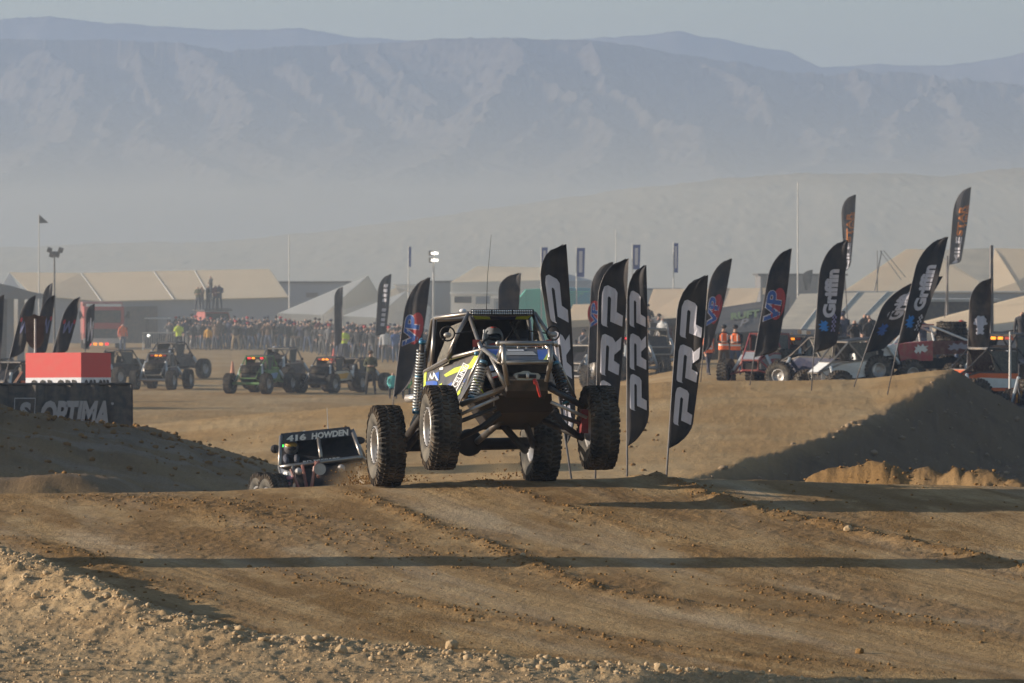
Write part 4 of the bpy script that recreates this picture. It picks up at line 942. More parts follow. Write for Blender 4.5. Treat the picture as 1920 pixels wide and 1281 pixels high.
# ------------------------------------------------------------------ people
HAIR = M('dark_hair', (.03, .022, .018), .8, dust=.1)
SHOE = M('shoes', (.05, .045, .04), .8, dust=.4)
def person_mesh(kind):
    "a standing figure, feet at the origin, facing -Y (towards the camera); 1.75 m"
    a = {'stand': 0, 'fold': 1, 'pocket': 2, 'raise': 3, 'side': 4, 'sit': 5, 'camera': 6}[kind]
    hx = .10
    V = [(0, 0, .95), (0, .01, 1.18), (0, .01, 1.40), (0, 0, 1.50), (0, -.015, 1.64)]
    E = [(0, 1), (1, 2), (2, 3), (3, 4)]; Rr = [(.155, .11), (.15, .105), (.165, .105), (.055, .055), (.085, .10)]
    def chain(root, pts, rs):
        k = root
        for p, r in zip(pts, rs): V.append(p); E.append((k, len(V) - 1)); Rr.append((r, r)); k = len(V) - 1
    for s in (-1, 1):
        st = {0: .02, 1: .05, 2: .03, 3: .08, 4: .0, 5: .06, 6: .06}[a]
        if a == 5: chain(0, [(s * hx, -.05, .92), (s * (hx + .05), -.42, .90), (s * (hx + .05), -.46, .48), (s * (hx + .05), -.56, .44)], [.09, .07, .05, .045])
        elif a == 4: chain(0, [(s * hx, 0, .88), (s * .10, s * .16, .48), (s * .10, s * .24, .07), (s * .10, s * .24 - .12, .04)], [.09, .065, .045, .04])
        else: chain(0, [(s * hx, 0, .88), (s * (hx + st), -.02, .48), (s * (hx + st * 1.6), 0, .08), (s * (hx + st * 1.8), -.13, .045)], [.092, .066, .046, .042])
        sh = (s * .19, .01, 1.40)
        arm = {0: [(s * .25, .02, 1.13), (s * .26, -.03, .88), (s * .26, -.05, .80)], 1: [(s * .25, -.02, 1.15), (s * .05, -.20, 1.15), (-s * .06, -.21, 1.16)],
               2: [(s * .28, .05, 1.14), (s * .20, -.04, .95), (s * .17, -.06, .90)], 3: [(s * .30, -.08, 1.22), (s * .16, -.16, 1.48), (s * .09, -.17, 1.56)],
               4: [(s * .24, s * .10, 1.14), (s * .25, s * .10 - .1, .93), (s * .25, s * .08 - .12, .86)], 5: [(s * .25, -.08, 1.15), (s * .17, -.30, 1.02), (s * .14, -.38, 1.0)],
               6: [(s * .26, -.10, 1.18), (s * .12, -.26, 1.34), (s * .06, -.30, 1.45)]}[a]
        chain(2, [sh] + arm, [.07, .052, .038, .034])
    def asg(c):
        if c.z > 1.66 and c.y > -.07 or (c.z > 1.58 and c.y > .02): return 4
        if c.z > 1.52: return 0
        ends = [V[i] for i in range(len(V))]
        hands = [V[12], V[-1]] if False else []
        if a in (0, 2, 4) and abs(c.x) > .15 and c.z < .90 and c.z > .72: return 0
        if a in (1,) and c.y < -.17 and c.z > 1.05 and abs(c.x) < .12: return 0
        if a in (3,) and c.z > 1.46 and abs(c.x) > .06: return 0
        if a == 6 and c.z > 1.42 and c.y < -.24: return 0
        if c.z > .93 or (a == 5 and c.z > .98): return 1
        if (c.z < .10) or (a == 5 and c.z < .52): return 3
        return 2
    JK = M('jacket_base', (.05, .05, .06)); TR = M('trouser_base', (.08, .08, .1))
    return skinned('body', V, E, Rr, None, False, 1, mats=[SKIN, JK, TR, SHOE, HAIR], assign=asg)
PM = {k: person_mesh(k) for k in ('stand', 'fold', 'pocket', 'raise', 'side', 'sit', 'camera')}
JC = {'black': (.018, .018, .022), 'charcoal': (.05, .05, .055), 'navy': (.02, .03, .07), 'grey': (.16, .16, .17), 'brown': (.10, .06, .035), 'olive': (.07, .075, .04), 'maroon': (.14, .02, .025),
      'blue': (.04, .10, .28), 'white': (.55, .55, .55), 'tan': (.34, .25, .15), 'yellow': (.75, .38, .04), 'red': (.45, .03, .03), 'orange': (.80, .16, .04), 'lime': (.50, .62, .05), 'green': (.06, .22, .05), 'teal': (.10, .42, .40)}
JM = {k: M('fabric_' + k, c, .9, dust=.12) for k, c in JC.items()}
TC = {'blue jeans': (.05, .08, .15), 'dark jeans': (.03, .035, .06), 'black trousers': (.02, .02, .022), 'grey trousers': (.10, .10, .10), 'tan trousers': (.38, .27, .15), 'brown trousers': (.08, .055, .035)}
TM = {k: M('fabric_' + k.replace(' ', '_'), c, .9, dust=.15) for k, c in TC.items()}
def person(label, x, y, z, kind='stand', jk='black', tr='blue jeans', rot=0.0, h=1.75, group=None, hair=None, hat=None, vest=None):
    e = thing('person', label, 'person', (x, y, z), rot, group)
    o = bpy.data.objects.new('body', PM[kind]); col.objects.link(o); o.parent = e; s = h / 1.75; o.scale = (s, s, s)
    for i, m in ((1, JM[jk]), (2, TM[tr]), (4, hair or HAIR)):
        o.material_slots[i].link = 'OBJECT'; o.material_slots[i].material = m
    if hat:
        link('hat', HATME, e, (0, -.015 * s, 1.70 * s), scale=(s, s, s)).material_slots[0].link = 'OBJECT'; e.children[-1].material_slots[0].material = hat
    if vest: link('hi_vis_vest', VESTME, e, (0, .0, 0), scale=(s, s, s))
    return e
mb = MB(); mb.ball((0, 0, 0), .105, 12, 6, (1, 1.1, .75)); mb.box((0, -.12, -.01), (.13, .10, .015)); HATME = mesh_of(mb, 'hat', [BLACK], True)
mb = MB(); VM = [M('orange_vest', (.95, .17, .03), .7, dust=.05), M('silver_tape', (.75, .75, .72), .4, dust=.05)]
def vring(z0, z1, rx0, ry0, rx1, ry1, n=16):
    vs = [(rx * math.cos(2 * math.pi * i / n), .01 + ry * math.sin(2 * math.pi * i / n), z) for z, rx, ry in ((z0, rx0, ry0), (z1, rx1, ry1)) for i in range(n)]
    mb.add(vs, [(i, (i + 1) % n, n + (i + 1) % n, n + i) for i in range(n)])
vring(.88, 1.02, .195, .145, .185, .14); mb.cur = 1; vring(1.02, 1.08, .187, .142, .185, .14); mb.cur = 0; vring(1.08, 1.38, .185, .14, .20, .14); vring(1.38, 1.47, .20, .14, .10, .09)
mb.cur = 1; mb.box((-.10, -.135, 1.26), (.035, .02, .34)); mb.box((.10, -.135, 1.26), (.035, .02, .34)); VESTME = mesh_of(mb, 'vest', VM)

random.seed(11)
crowd_seen = set()
def crowd_pick(jks, trs, kinds, where):
    for _ in range(200):
        jk, tr, k = random.choice(jks), random.choice(trs), random.choice(kinds)
        pose = {'stand': 'arms down', 'fold': 'arms folded', 'pocket': 'hands in pockets', 'raise': 'hands at face', 'side': 'standing side-on', 'camera': 'holding camera up'}[k]
        hat = random.choice([None] * 6 + ['black', 'black', 'navy', 'grey', 'red'])
        l = f"spectator, {jk} jacket, {tr}" + (f", {hat} cap" if hat else '') + f", {pose}, {where}"
        if l not in crowd_seen: break
    crowd_seen.add(l); return l, jk, tr, k, (JM[hat] if hat else None)
def zone(u):
    for lim, w_ in ((365, 'by the barrier'), (430, 'below the red truck'), (500, 'under the long tent'), (560, 'under the tent end'), (630, 'before peaked tent'), (700, 'by slim grey flag'), (900, 'by the emblem flag')):
        if u < lim: return w_
GC = 'spectators lined up across the far side of the track'
kinds = ['stand', 'fold', 'pocket', 'raise', 'side', 'camera']
jks = ['black'] * 8 + ['charcoal'] * 5 + ['navy'] * 4 + ['grey'] + ['brown'] * 2 + ['olive', 'maroon']
trs = ['blue jeans'] * 4 + ['dark jeans'] * 3 + ['black trousers'] * 3 + ['grey trousers'] * 2 + ['brown trousers']
def cD(u): return float(np.interp(u, [280, 560, 640, 800], [342, 338, 312, 300]))
u = 318
while u < 800:
    D = cD(u) + random.uniform(-2, 2); p = W(u, 660, D); l, jk, tr, k, ht = crowd_pick(jks, trs, kinds, 'front row ' + zone(u))
    person(l, p.x, D, Hs(p.x, D), k, jk, tr, random.uniform(-.6, .6), random.uniform(1.62, 1.88), GC, hat=ht)
    u += random.uniform(4.6, 7.6)
u = 330
while u < 790:
    D = cD(u) + random.uniform(4, 9); p = W(u, 660, D); l, jk, tr, k, ht = crowd_pick(jks, trs, kinds, 'back row ' + zone(u))
    person(l, p.x, D, Hs(p.x, D) + .18, k, jk, tr, random.uniform(-.6, .6), random.uniform(1.65, 1.92), GC, hat=ht)
    u += random.uniform(5.5, 10)
def P1(label, u, D, kind, jk, tr, h=1.75, rot=0, hat=None, vest=None, z=None, group=None):
    p = W(u, 600, D); return person(label, p.x, D, Hs(p.x, D) if z is None else z, kind, jk, tr, rot, h, group, hat=hat, vest=vest)
P1('child in a bright yellow coat and dark trousers at the front of the crowd', 390, 336, 'stand', 'yellow', 'black trousers', 1.45)
P1('person in tan trousers and dark top with legs apart at the front of the crowd', 442, 335, 'raise', 'charcoal', 'tan trousers', 1.78)
P1('marshal in a lime and dark jacket holding a camera, in front of the crowd barrier', 335, 330, 'camera', 'lime', 'black trousers', 1.8)
P1('person in an orange vest and jeans beside the fire truck', 230, 330, 'stand', 'orange', 'blue jeans', 1.78, .4)
P1('person in a white coat at the crowd end, before the black emblem flag', 722, 297, 'stand', 'white', 'grey trousers', 1.8)
P1('person in a blue jacket at the crowd end, before the black emblem flag', 741, 298, 'side', 'blue', 'blue jeans', 1.75)
P1('person in a lime jacket among dark coats, right half of the crowd', 646, 306, 'fold', 'lime', 'dark jeans', 1.72)
P1('marshal with folded arms in dark olive gear on the track beside the cream buggy', 695, 228, 'fold', 'olive', 'black trousers', 1.75, vest=None, hat=JM['brown'])
P1('crouching track worker in teal left of the leaping buggy', 737, 222, 'sit', 'teal', 'black trousers', 1.45, z=-.25)
P1('crouching track worker in lime and green just left of the leaping buggy', 762, 222, 'sit', 'green', 'black trousers', 1.45, z=-.25)
# three in orange vests on the right
P1('steward in orange vest, blue jeans and black hat, rightmost of three by the flags', 1379, 205, 'fold', 'black', 'blue jeans', 1.80, -.3, BLACK, True)
P1('steward in orange vest and brown trousers, middle of three by the flags', 1357, 206, 'fold', 'black', 'brown trousers', 1.80, .2, BLACK, True)
P1('steward in orange vest bending forward, leftmost of three by the flags', 1328, 205, 'side', 'orange', 'dark jeans', 1.62, .5, None, True)
# on top of the vehicle behind the crowd
GT = 'people standing on top of the red truck behind the crowd'
for i, (u, dz, jk, k) in enumerate([(371, 2.35, 'olive', 'pocket'), (378, 2.35, 'brown', 'fold'), (390, 2.35, 'charcoal', 'pocket'), (395, 2.9, 'black', 'sit'), (404, 2.35, 'maroon', 'stand'), (411, 2.35, 'navy', 'fold')]):
    p = W(u, 600, 352); person(['spectator in olive top', 'spectator in brown top', 'spectator in charcoal top', 'topmost spectator, in black,', 'spectator in maroon top', 'spectator in navy top'][i] + ' on the roof of the red truck behind the crowd', p.x, 352, dz if i != 3 else 2.95, 'fold', jk, 'dark jeans', random.uniform(-1.2, 1.2), 1.6 + .03 * i, GT)
# right-hand crowd around and on the stand
GR2 = 'spectators in the haze behind the letter flags'
for i in range(56):
    u = random.uniform(1085, 1250) if i < 44 else random.uniform(1268, 1420); D = random.uniform(240, 262); p = W(u, 600, D)
    tier = 0.0 if i % 3 or i >= 44 else random.choice([.3, .5])
    if u > 1150 and u < 1245 and i % 2: tier = max(0, (u - 1140) / 95 * 1.1 * random.random())
    l, jk, tr, k, ht = crowd_pick(jks + ['red', 'white', 'tan'], trs, kinds, 'behind the letter flags')
    person(l, p.x, D, Hs(p.x, D) + tier, k, jk, tr, random.uniform(-.8, .8), random.uniform(1.6, 1.88), GR2, hat=ht)
GR3 = 'spectators at the right pits'
for i in range(30):
    u = random.choice([random.uniform(1535, 1585), random.uniform(1690, 1812), random.uniform(1600, 1700)]); D = random.uniform(205, 225); p = W(u, 600, D)
    l, jk, tr, k, ht = crowd_pick(['black'] * 4 + ['charcoal', 'navy', 'brown'], trs, kinds, 'at the right pits')
    person(l, p.x, D, Hs(p.x, D) + .35, k, jk, tr, random.uniform(-.8, .8), random.uniform(1.65, 1.88), GR3, hat=ht)
P1('person in dark jacket and jeans cut by the right edge, above the parked buggy', 1917, 190, 'stand', 'charcoal', 'blue jeans', 1.8, z=2.1)

# ------------------------------------------------------------------ race vehicles, built to one plan with their own colours and fittings
def buggy(label, x, y, z, rot, body, side=None, tube=None, spare=True, lamps='amber', roofc=None, driver=None, sc=1.0, num=None, tilt=(0, 0), bar=False, panel2=None, L=2.8, cat='race buggy', tyres=4, tw=1.9):
    side = side or body; tube = tube or DARKM; roofc = roofc or BLACK
    r = thing('race_buggy', label, cat, (x, y, z)); r.rotation_euler = (tilt[0], tilt[1], rot); r.scale = (sc, sc, sc)
    h = tw / 2
    for sx in (-1, 1):
        for fy in (L / 2, -L / 2):
            e = part_empty('wheel', r, (sx * h, fy, .5), (0, 0, 0 if sx < 0 else math.pi)); a_ = random.random()
            link('tyre', FTYRE_ME, e, rot=(a_, 0, 0)); link('rim', FRIM_ME, e)
    # front is +Y
    mb = MB(); t_ = .032
    def tb(*p): mb.tube([Vector(q) for q in p], t_, 6)
    for s in (-1, 1):
        tb((s * .55, -.45, 1.78), (s * .42, .55, 1.80), (s * .36, 1.25, 1.22), (s * .28, 1.75, .95), (s * .26, 1.75, .62), (s * .40, .6, .50), (s * .45, -1.0, .52), (s * .42, -1.45, .75))
        tb((s * .55, -.45, 1.78), (s * .50, -1.35, 1.05), (s * .42, -1.45, .75)); tb((s * .55, -.45, 1.78), (s * .60, -.35, .62)); tb((s * .60, -.5, 1.12), (s * .48, .9, 1.15), (s * .30, 1.7, .95))
        tb((s * .42, .55, 1.80), (s * .55, .1, 1.14)); tb((s * .50, -1.35, 1.05), (s * .60, -.4, 1.12))
        tb((s * .26, 1.72, .62), (s * (h - .15), L / 2, .48)); tb((s * .30, 1.1, .60), (s * (h - .15), L / 2, .50)); tb((s * .35, .2, .52), (s * (h - .18), -L / 2, .46))
        tb((s * .30, 1.6, .95), (s * (h - .3), L / 2, .55)); tb((s * .48, -1.0, 1.35), (s * (h - .28), -L / 2, .55))
    for yy, zz, ww in ((-.45, 1.78, .55), (.55, 1.80, .42), (1.25, 1.22, .36), (1.75, .95, .28), (1.75, .62, .26), (-1.35, 1.05, .50), (-1.45, .75, .42)): tb((-ww, yy, zz), (ww, yy, zz))
    mb.tube([(-h + .15, -L / 2, .5), (h - .15, -L / 2, .5)], .07, 8); mb.build('frame', tube, r)
    mb = MB(); mb.hexa([(-.38, -1.1, .46), (.38, -1.1, .46), (.24, 1.6, .56), (-.24, 1.6, .56), (-.46, -1.1, .80), (.46, -1.1, .80), (.26, 1.6, .86), (-.26, 1.6, .86)]); mb.build('belly_tub', BELLY, r)
    mb = MB(); mb.hexa([(-.42, -1.25, .80), (.42, -1.25, .80), (.40, -.5, .80), (-.40, -.5, .80), (-.36, -1.15, 1.12), (.36, -1.15, 1.12), (.44, -.52, 1.50), (-.44, -.52, 1.50)]); mb.build('engine_bay', BLACK, r)
    for s in (-1, 1):
        mb = MB(); mb.sheet([(s * .62, -.55, .62), (s * .46, .85, .62), (s * .30, 1.62, .66), (s * .30, 1.65, .96), (s * .49, .9, 1.14), (s * .62, -.5, 1.12)], .012); q = mb.build('side_panel', side, r)
        if panel2: mb = MB(); mb.sheet([(s * .635, -.4, .70), (s * .50, .75, .72), (s * .40, 1.2, .98), (s * .50, .8, 1.00), (s * .635, -.4, .95)], .006); mb.build('stripe', panel2, q)
        if num: decal('number', glyphs(num, .04), (lambda s: lambda xx, yy: Vector((s * .645 - s * .10 * (xx if s < 0 else 1 - xx) * 0, (.15 - .45 * xx) if s > 0 else (-.3 + .45 * xx), .74 + .28 * yy)))(s), WHITE, q)
        mb = MB(); mb.sheet([(s * .59, -.48, 1.15), (s * .50, .30, 1.15), (s * .45, .50, 1.74), (s * .55, -.42, 1.72)], .008); mb.build('window_net', NET, r)
    mb = MB(); mb.sheet([(-.35, 1.24, 1.23), (.35, 1.24, 1.23), (.27, 1.74, .97), (-.27, 1.74, .97)], .012); mb.build('hood', body, r)
    mb = MB(); mb.sheet([(-.56, -.46, 1.81), (.56, -.46, 1.81), (.43, .56, 1.83), (-.43, .56, 1.83)], .02); mb.build('roof_panel', roofc, r)
    for s in (-1, 1): mb = MB(); mb.hexa([(s * .24 - .18, -.30, .85), (s * .24 + .18, -.30, .85), (s * .24 + .18, -.42, .85), (s * .24 - .18, -.42, .85), (s * .24 - .15, -.42, 1.50), (s * .24 + .15, -.42, 1.50), (s * .24 + .15, -.52, 1.50), (s * .24 - .15, -.52, 1.50)]); mb.build('seat', CLOTHB, r)
    if spare:
        e = part_empty('spare_wheel', r, (0, -1.12, 1.18), (0, -R_(90) - .0, 0)); e.rotation_euler = (0, math.pi / 2, 0) if False else (R_(28), math.pi / 2, 0); link('tyre', FTYRE_ME, e); link('rim', FRIM_ME, e)
    mats = {'amber': (REDM, AMBER, AMBER, REDM), 'red': (REDL, AMBER, BLACK, REDL), 'none': ()}[lamps]
    if mats:
        mb = MB(); mb.box((0, -.52, 1.70), (.86, .06, .11)); lb = mb.build('rear_light_bar', BLACK, r)
        for i, m in enumerate(mats):
            mb = MB(); mb.box((-.33 + i * .22, -.555, 1.70), (.15, .03, .075)); mb.build('lamp', m, lb)
    if bar:
        mb = MB(); mb.box((0, .60, 1.86), (.86, .06, .08)); lb = mb.build('light_bar', BLACK, r)
        for i in range(10): mb = MB(); mb.ball((-.385 + i * .0855, .635, 1.86), .032, 8, 4, (1, .4, 1)); mb.build('lens', LENS, lb)
    for s in (-1, 1):
        mb = MB(); mb.ball((s * .66, .62, 1.30), .075, 8, 6, (1, .5, .8)); mb.build('mirror', BLACK, r)
        mb = MB(); mb.tube([(s * .40, 1.3, 1.1), (s * (h - .25), L / 2, .6)], .06, 8); mb.build('shock_absorber', SPRING, r)
        mb = MB(); mb.tube([(s * .52, -.95, 1.4), (s * (h - .25), -L / 2 + .1, .6)], .06, 8); mb.build('shock_absorber', SPRING, r)
    if driver:
        dl_ = Matrix.LocRotScale(r.location, r.rotation_euler, r.scale) @ Vector((-.24, -.28, .86))
        e = thing('person', driver, 'person', dl_, rot); o = bpy.data.objects.new('body', PM['sit']); col.objects.link(o); o.parent = e; o.location = (0, 0, -.80); o.rotation_euler = (0, 0, math.pi)
        o.material_slots[1].link = 'OBJECT'; o.material_slots[1].material = JM['black']
        link('helmet', HELME, e, (0, 0, .84))
    return r
mb = MB(); mb.ball((0, 0, 0), .14, 12, 8, (.95, 1.05, 1)); HELME = mesh_of(mb, 'helmet', [M('plain_helmet', (.4, .4, .42), .35)], True)
def BG(label, u, D, rot, body, dz=0, **k):
    if 1400 < u < 1700: dz -= .28
    p = W(u, 600, D); return buggy(label, p.x, D, Hs(p.x, D) + dz, R_(rot), body, **k)
WREDP = M('red_white_wrap', (.38, .06, .06), .5, dust=.5); GRN = M('green_wrap', (.12, .30, .08), .5, dust=.6); CRM = M('cream_wrap', (.70, .62, .48), .5, dust=.2); YEL = M('yellow_wrap', (.75, .42, .05), .4, dust=.2)
ORW = M('orange_wrap', (.80, .15, .03), .4, dust=.1); SILV = M('silver_panel', (.50, .50, .50), .4, .2, dust=.3); LBL = M('light_blue_panel', (.25, .40, .60), .4, dust=.2); WHP = M('white_panel', (.74, .74, .72), .45, dust=.15); NVY = M('navy_panel', (.02, .03, .08), .4, dust=.2)
# rot 0 = nose away from the camera
BG('dark buggy seen from behind with four amber and red lamps, right of the red box', 303, 238, -14, BLACK, tube=TUBE, lamps='amber', side=NVY, sc=.84)
BG('dark buggy with a big spare, ahead of the amber-lamped buggy', 322, 258, -30, BLACK, tube=DARKM, lamps='none', side=GREYP, sc=.92)
BG('black buggy with a blue-grey hood and large front tyre, half behind the red box', 222, 245, 150, NVY, side=BLACK, lamps='none', spare=True, sc=.85)
BG('green and blue buggy seen from behind with red lamps, nearest in the left queue', 488, 229, -22, GRN, side=GRN, panel2=LBL, tube=M('green_tube', (.10, .24, .07), .5, dust=.6), lamps='red', sc=.84)
BG('dark red-trimmed buggy beyond the green one in the left queue', 530, 240, -24, WREDP, side=GREYP, tube=TUBE, lamps='none', sc=.95, driver='driver in a pale helmet in the red-trimmed buggy of the left queue')
BG('cream and yellow buggy with amber lamps, third in the left queue', 620, 231, -28, CRM, side=CRM, panel2=YEL, tube=DARKM, lamps='amber', sc=.80)
BG('low dark buggy without panels behind the crouching workers', 668, 236, -35, BLACK, side=GREYP, lamps='none', sc=.75, spare=False)
BG('red and silver buggy facing the camera between two black flags on the right', 1440, 196, 158, SILV, side=SILV, panel2=WREDP, tube=M('red_tube', (.30, .04, .04), .5, dust=.4), lamps='none', sc=1.05, driver='driver in a pale helmet in the red and silver buggy')
BG('dark buggy with light blue panel and lit amber lamps, left of the upright black flag', 1492, 197, -25, LBL, side=NVY, tube=DARKM, lamps='amber', sc=1.0)
BG('dark blue buggy mostly behind the upright black flag', 1556, 192, 60, NVY, side=NVY, tube=DARKM, lamps='none', sc=1.0, spare=False)
BG('white buggy with a bare cage nosing down behind the dirt ramp', 1614, 185, 120, WHP, side=WHP, tube=TUBE, lamps='none', sc=1.0, spare=False, tilt=(-.12, 0))
BG('black and orange buggy with a white side panel, right of the dirt peak', 1862, 168, 125, ORW, side=ORW, panel2=WHP, tube=DARKM, lamps='none', sc=1.05, roofc=GREYP, spare=True)
BG('grey buggy with a large spare tyre behind the orange one', 1885, 178, -30, GREYP, side=NVY, tube=DARKM, lamps='amber', sc=1.1, dz=.2)
BG('yellow and orange buggy cut by the right edge of the photograph', 1948, 163, -10, YEL, side=YEL, panel2=ORW, tube=DARKM, lamps='none', sc=.95)
BG('orange side-by-side at the left edge, half behind the red box', 36, 205, -40, ORW, side=ORW, tube=DARKM, lamps='none', sc=.95, spare=False)
BG('dark buggy cut by the left edge behind the banner', -8, 215, -60, BLACK, side=GREYP, tube=DARKM, lamps='none', sc=.9)
for (u, D, l) in ((1105, 225, 'silver tube buggy in the haze between the letter flags'), (1180, 222, 'pale tube-frame buggy with one red lamp behind the letter flags'), (1222, 228, 'pale tube-frame buggy left of the last letter flag')):
    BG(l, u, D, random.uniform(-60, 60), SILV, side=GREYP, tube=TUBE, lamps='red' if u == 1180 else 'none', sc=.95, spare=False)
# the red and white trophy truck
def trophy():
    p = W(1712, 600, 186); r = thing('trophy_truck', 'red and white trophy truck carrying big spares, behind the leaning black flag', 'race truck', (p.x, 186, Hs(p.x, 186))); r.rotation_euler = (0, .03, R_(105))
    for sx in (-1, 1):
        for fy in (1.55, -1.55):
            e = part_empty('wheel', r, (sx * 1.0, fy, .5), (0, 0, 0 if sx < 0 else math.pi)); link('tyre', FTYRE_ME, e); link('rim', FRIM_ME, e)
    mb = MB(); mb.hexa([(-.8, -2.1, 1.05), (.8, -2.1, 1.05), (.8, -.4, 1.0), (-.8, -.4, 1.0), (-.85, -2.15, 1.45), (.85, -2.15, 1.45), (.85, -.4, 1.45), (-.85, -.4, 1.45)]); mb.build('bed_side', M('dark_red_wrap', (.10, .025, .03), .5, dust=.4), r)
    mb = MB(); mb.hexa([(-.85, -.4, .8), (.85, -.4, .8), (.8, .7, .8), (-.8, .7, .8), (-.85, -.4, 1.45), (.85, -.4, 1.45), (.8, .8, 1.35), (-.8, .8, 1.35)]); mb.build('door', WREDP, r)
    mb = MB(); mb.hexa([(-.8, .8, 1.0), (.8, .8, 1.0), (.7, 2.2, .85), (-.7, 2.2, .85), (-.8, .8, 1.35), (.8, .8, 1.35), (.68, 2.2, 1.05), (-.68, 2.2, 1.05)]); mb.build('hood', WHP, r)
    mb = MB()
    for s in (-1, 1): mb.tube([(s * .7, -.5, 1.4), (s * .62, -.4, 1.95), (s * .60, .35, 1.95), (s * .72, .95, 1.32)], .035, 6); mb.tube([(s * .62, -.4, 1.95), (s * .7, -1.8, 1.4)], .035, 6); mb.tube([(s * .6, 2.1, .9), (s * .85, 1.55, .5)], .04, 6)
    for a in ((-.4, 1.95, .62), (.35, 1.95, .60), (-1.8, 1.4, .7)): mb.tube([(-a[2], a[0], a[1]), (a[2], a[0], a[1])], .035, 6)
    mb.tube([(-.85, -1.55, .5), (.85, -1.55, .5)], .09, 8); mb.build('roll_cage', WHP, r)
    mb = MB(); mb.box((0, -.05, 1.98), (1.3, .95, .04)); mb.build('roof_panel', WREDP, r); mb = MB(); mb.box((0, .0, .72), (1.1, 3.6, .35)); mb.build('chassis', BLACK, r)
    for z_ in (1.62, 1.9): e = part_empty('spare_wheel', r, (0, -1.35, z_), (0, math.pi / 2, 0)); link('tyre', FTYRE_ME, e); link('rim', FRIM_ME, e)
    for s in (-1, 1):
        decal('graphic', blob, lambda x, y, s=s: Vector((s * .87, -1.7 + .8 * (x if s > 0 else 1 - x), 1.10 + .30 * y)), M('lilac_grey_print', (.28, .27, .33), .7), r)
        decal('graphic', blob, lambda x, y, s=s: Vector((s * .87, -.25 + .5 * (x if s > 0 else 1 - x), 1.0 + .36 * y)), WHP, r)
trophy()
# fire truck
def firetruck():
    D = 345; p = W(193, 600, D); r = thing('fire_truck', 'dusty red fire truck facing the camera in front of the long tent', 'fire truck', (p.x, D, 0.1), R_(6))
    FR = M('fire_red', (.42, .03, .025), .5, dust=.2); 
    for sx in (-1, 1):
        for fy in (-1.2, 3.4): e = part_empty('wheel', r, (sx * 1.05, fy, .5), (0, 0, 0 if sx < 0 else math.pi)); link('tyre', FTYRE_ME, e); link('rim', FRIM_ME, e)
    mb = MB(); mb.hexa([(-1.2, -2.2, .5), (1.2, -2.2, .5), (1.2, .4, .5), (-1.2, .4, .5), (-1.2, -2.1, 2.6), (1.2, -2.1, 2.6), (1.2, .4, 2.6), (-1.2, .4, 2.6)]); cab = mb.build('cab', FR, r)
    mb = MB(); mb.box((0, 3, 1.7), (2.4, 5, 2.3)); mb.build('body', M('fire_truck_body', (.30, .08, .07), .5, dust=.3), r)
    mb = MB(); mb.box((0, -2.16, 2.0), (2.0, .08, .75)); mb.build('windscreen', M('dark_glass', (.02, .025, .03), .1, dust=.2), cab)
    mb = MB(); mb.box((0, -2.25, .95), (1.7, .06, .6)); mb.build('grille', DARKM, cab); mb = MB(); mb.box((0, -2.4, .55), (2.5, .3, .3)); mb.build('bumper', SILV, r)
    for s in (-1, 1): mb = MB(); mb.box((s * .95, -2.26, 1.0), (.35, .06, .25)); mb.build('headlight', LBL, cab); mb = MB(); mb.tube([(s * 1.25, -2.2, 1.9), (s * 1.45, -2.3, 2.3)], .05, 6); mb.box((s * 1.45, -2.3, 2.1), (.16, .1, .45)); mb.build('mirror', BLACK, cab)
    mb = MB(); mb.box((0, -1.9, 2.68), (2.1, .4, .16)); mb.build('light_bar', WHP, cab)
    for i, m in enumerate((REDL, AMBER, AMBER, REDL)): mb = MB(); mb.box((-.9 + i * .35, -2.6, .35), (.22, .05, .16)); mb.build('lamp', m, r)
firetruck()
# red truck the spectators stand on
p = W(400, 600, 352); rt = thing('red_truck', 'red pickup truck with people standing on it behind the crowd', 'pickup truck', (p.x, 352, .1), R_(20))
mb = MB(); mb.hexa([(-.95, -2.5, .5), (.95, -2.5, .5), (.95, 2.6, .5), (-.95, 2.6, .5), (-.95, -2.5, 1.25), (.95, -2.5, 1.25), (.95, 2.6, 1.25), (-.95, 2.6, 1.25)]); mb.build('body', M('faded_red', (.35, .07, .06), .5), rt)
mb = MB(); mb.hexa([(-.9, -1.2, 1.25), (.9, -1.2, 1.25), (.9, 1.2, 1.25), (-.9, 1.2, 1.25), (-.75, -.7, 2.2), (.75, -.7, 2.2), (.75, 1.0, 2.2), (-.75, 1.0, 2.2)]); cb = mb.build('cab', M('faded_red', (.35, .07, .06), .5), rt)
mb = MB(); mb.sheet([(-.8, -1.16, 1.3), (.8, -1.16, 1.3), (.7, -.76, 2.1), (-.7, -.76, 2.1)], .02); mb.build('windscreen', BLACK, cb)
mb = MB(); mb.box((0, .2, 2.3), (1.8, 2.6, .08)); mb.tube([(-.85, -1.0, 2.4), (.85, -1.0, 2.4)], .03, 6); mb.build('roof_rack', DARKM, rt)
for sx in (-1, 1):
    for fy in (-1.6, 1.7): e = part_empty('wheel', rt, (sx * .9, fy, .4), (0, 0, 0 if sx < 0 else math.pi)); e.scale = (.8, .8, .8); link('tyre', FTYRE_ME, e); link('rim', FRIM_ME, e)

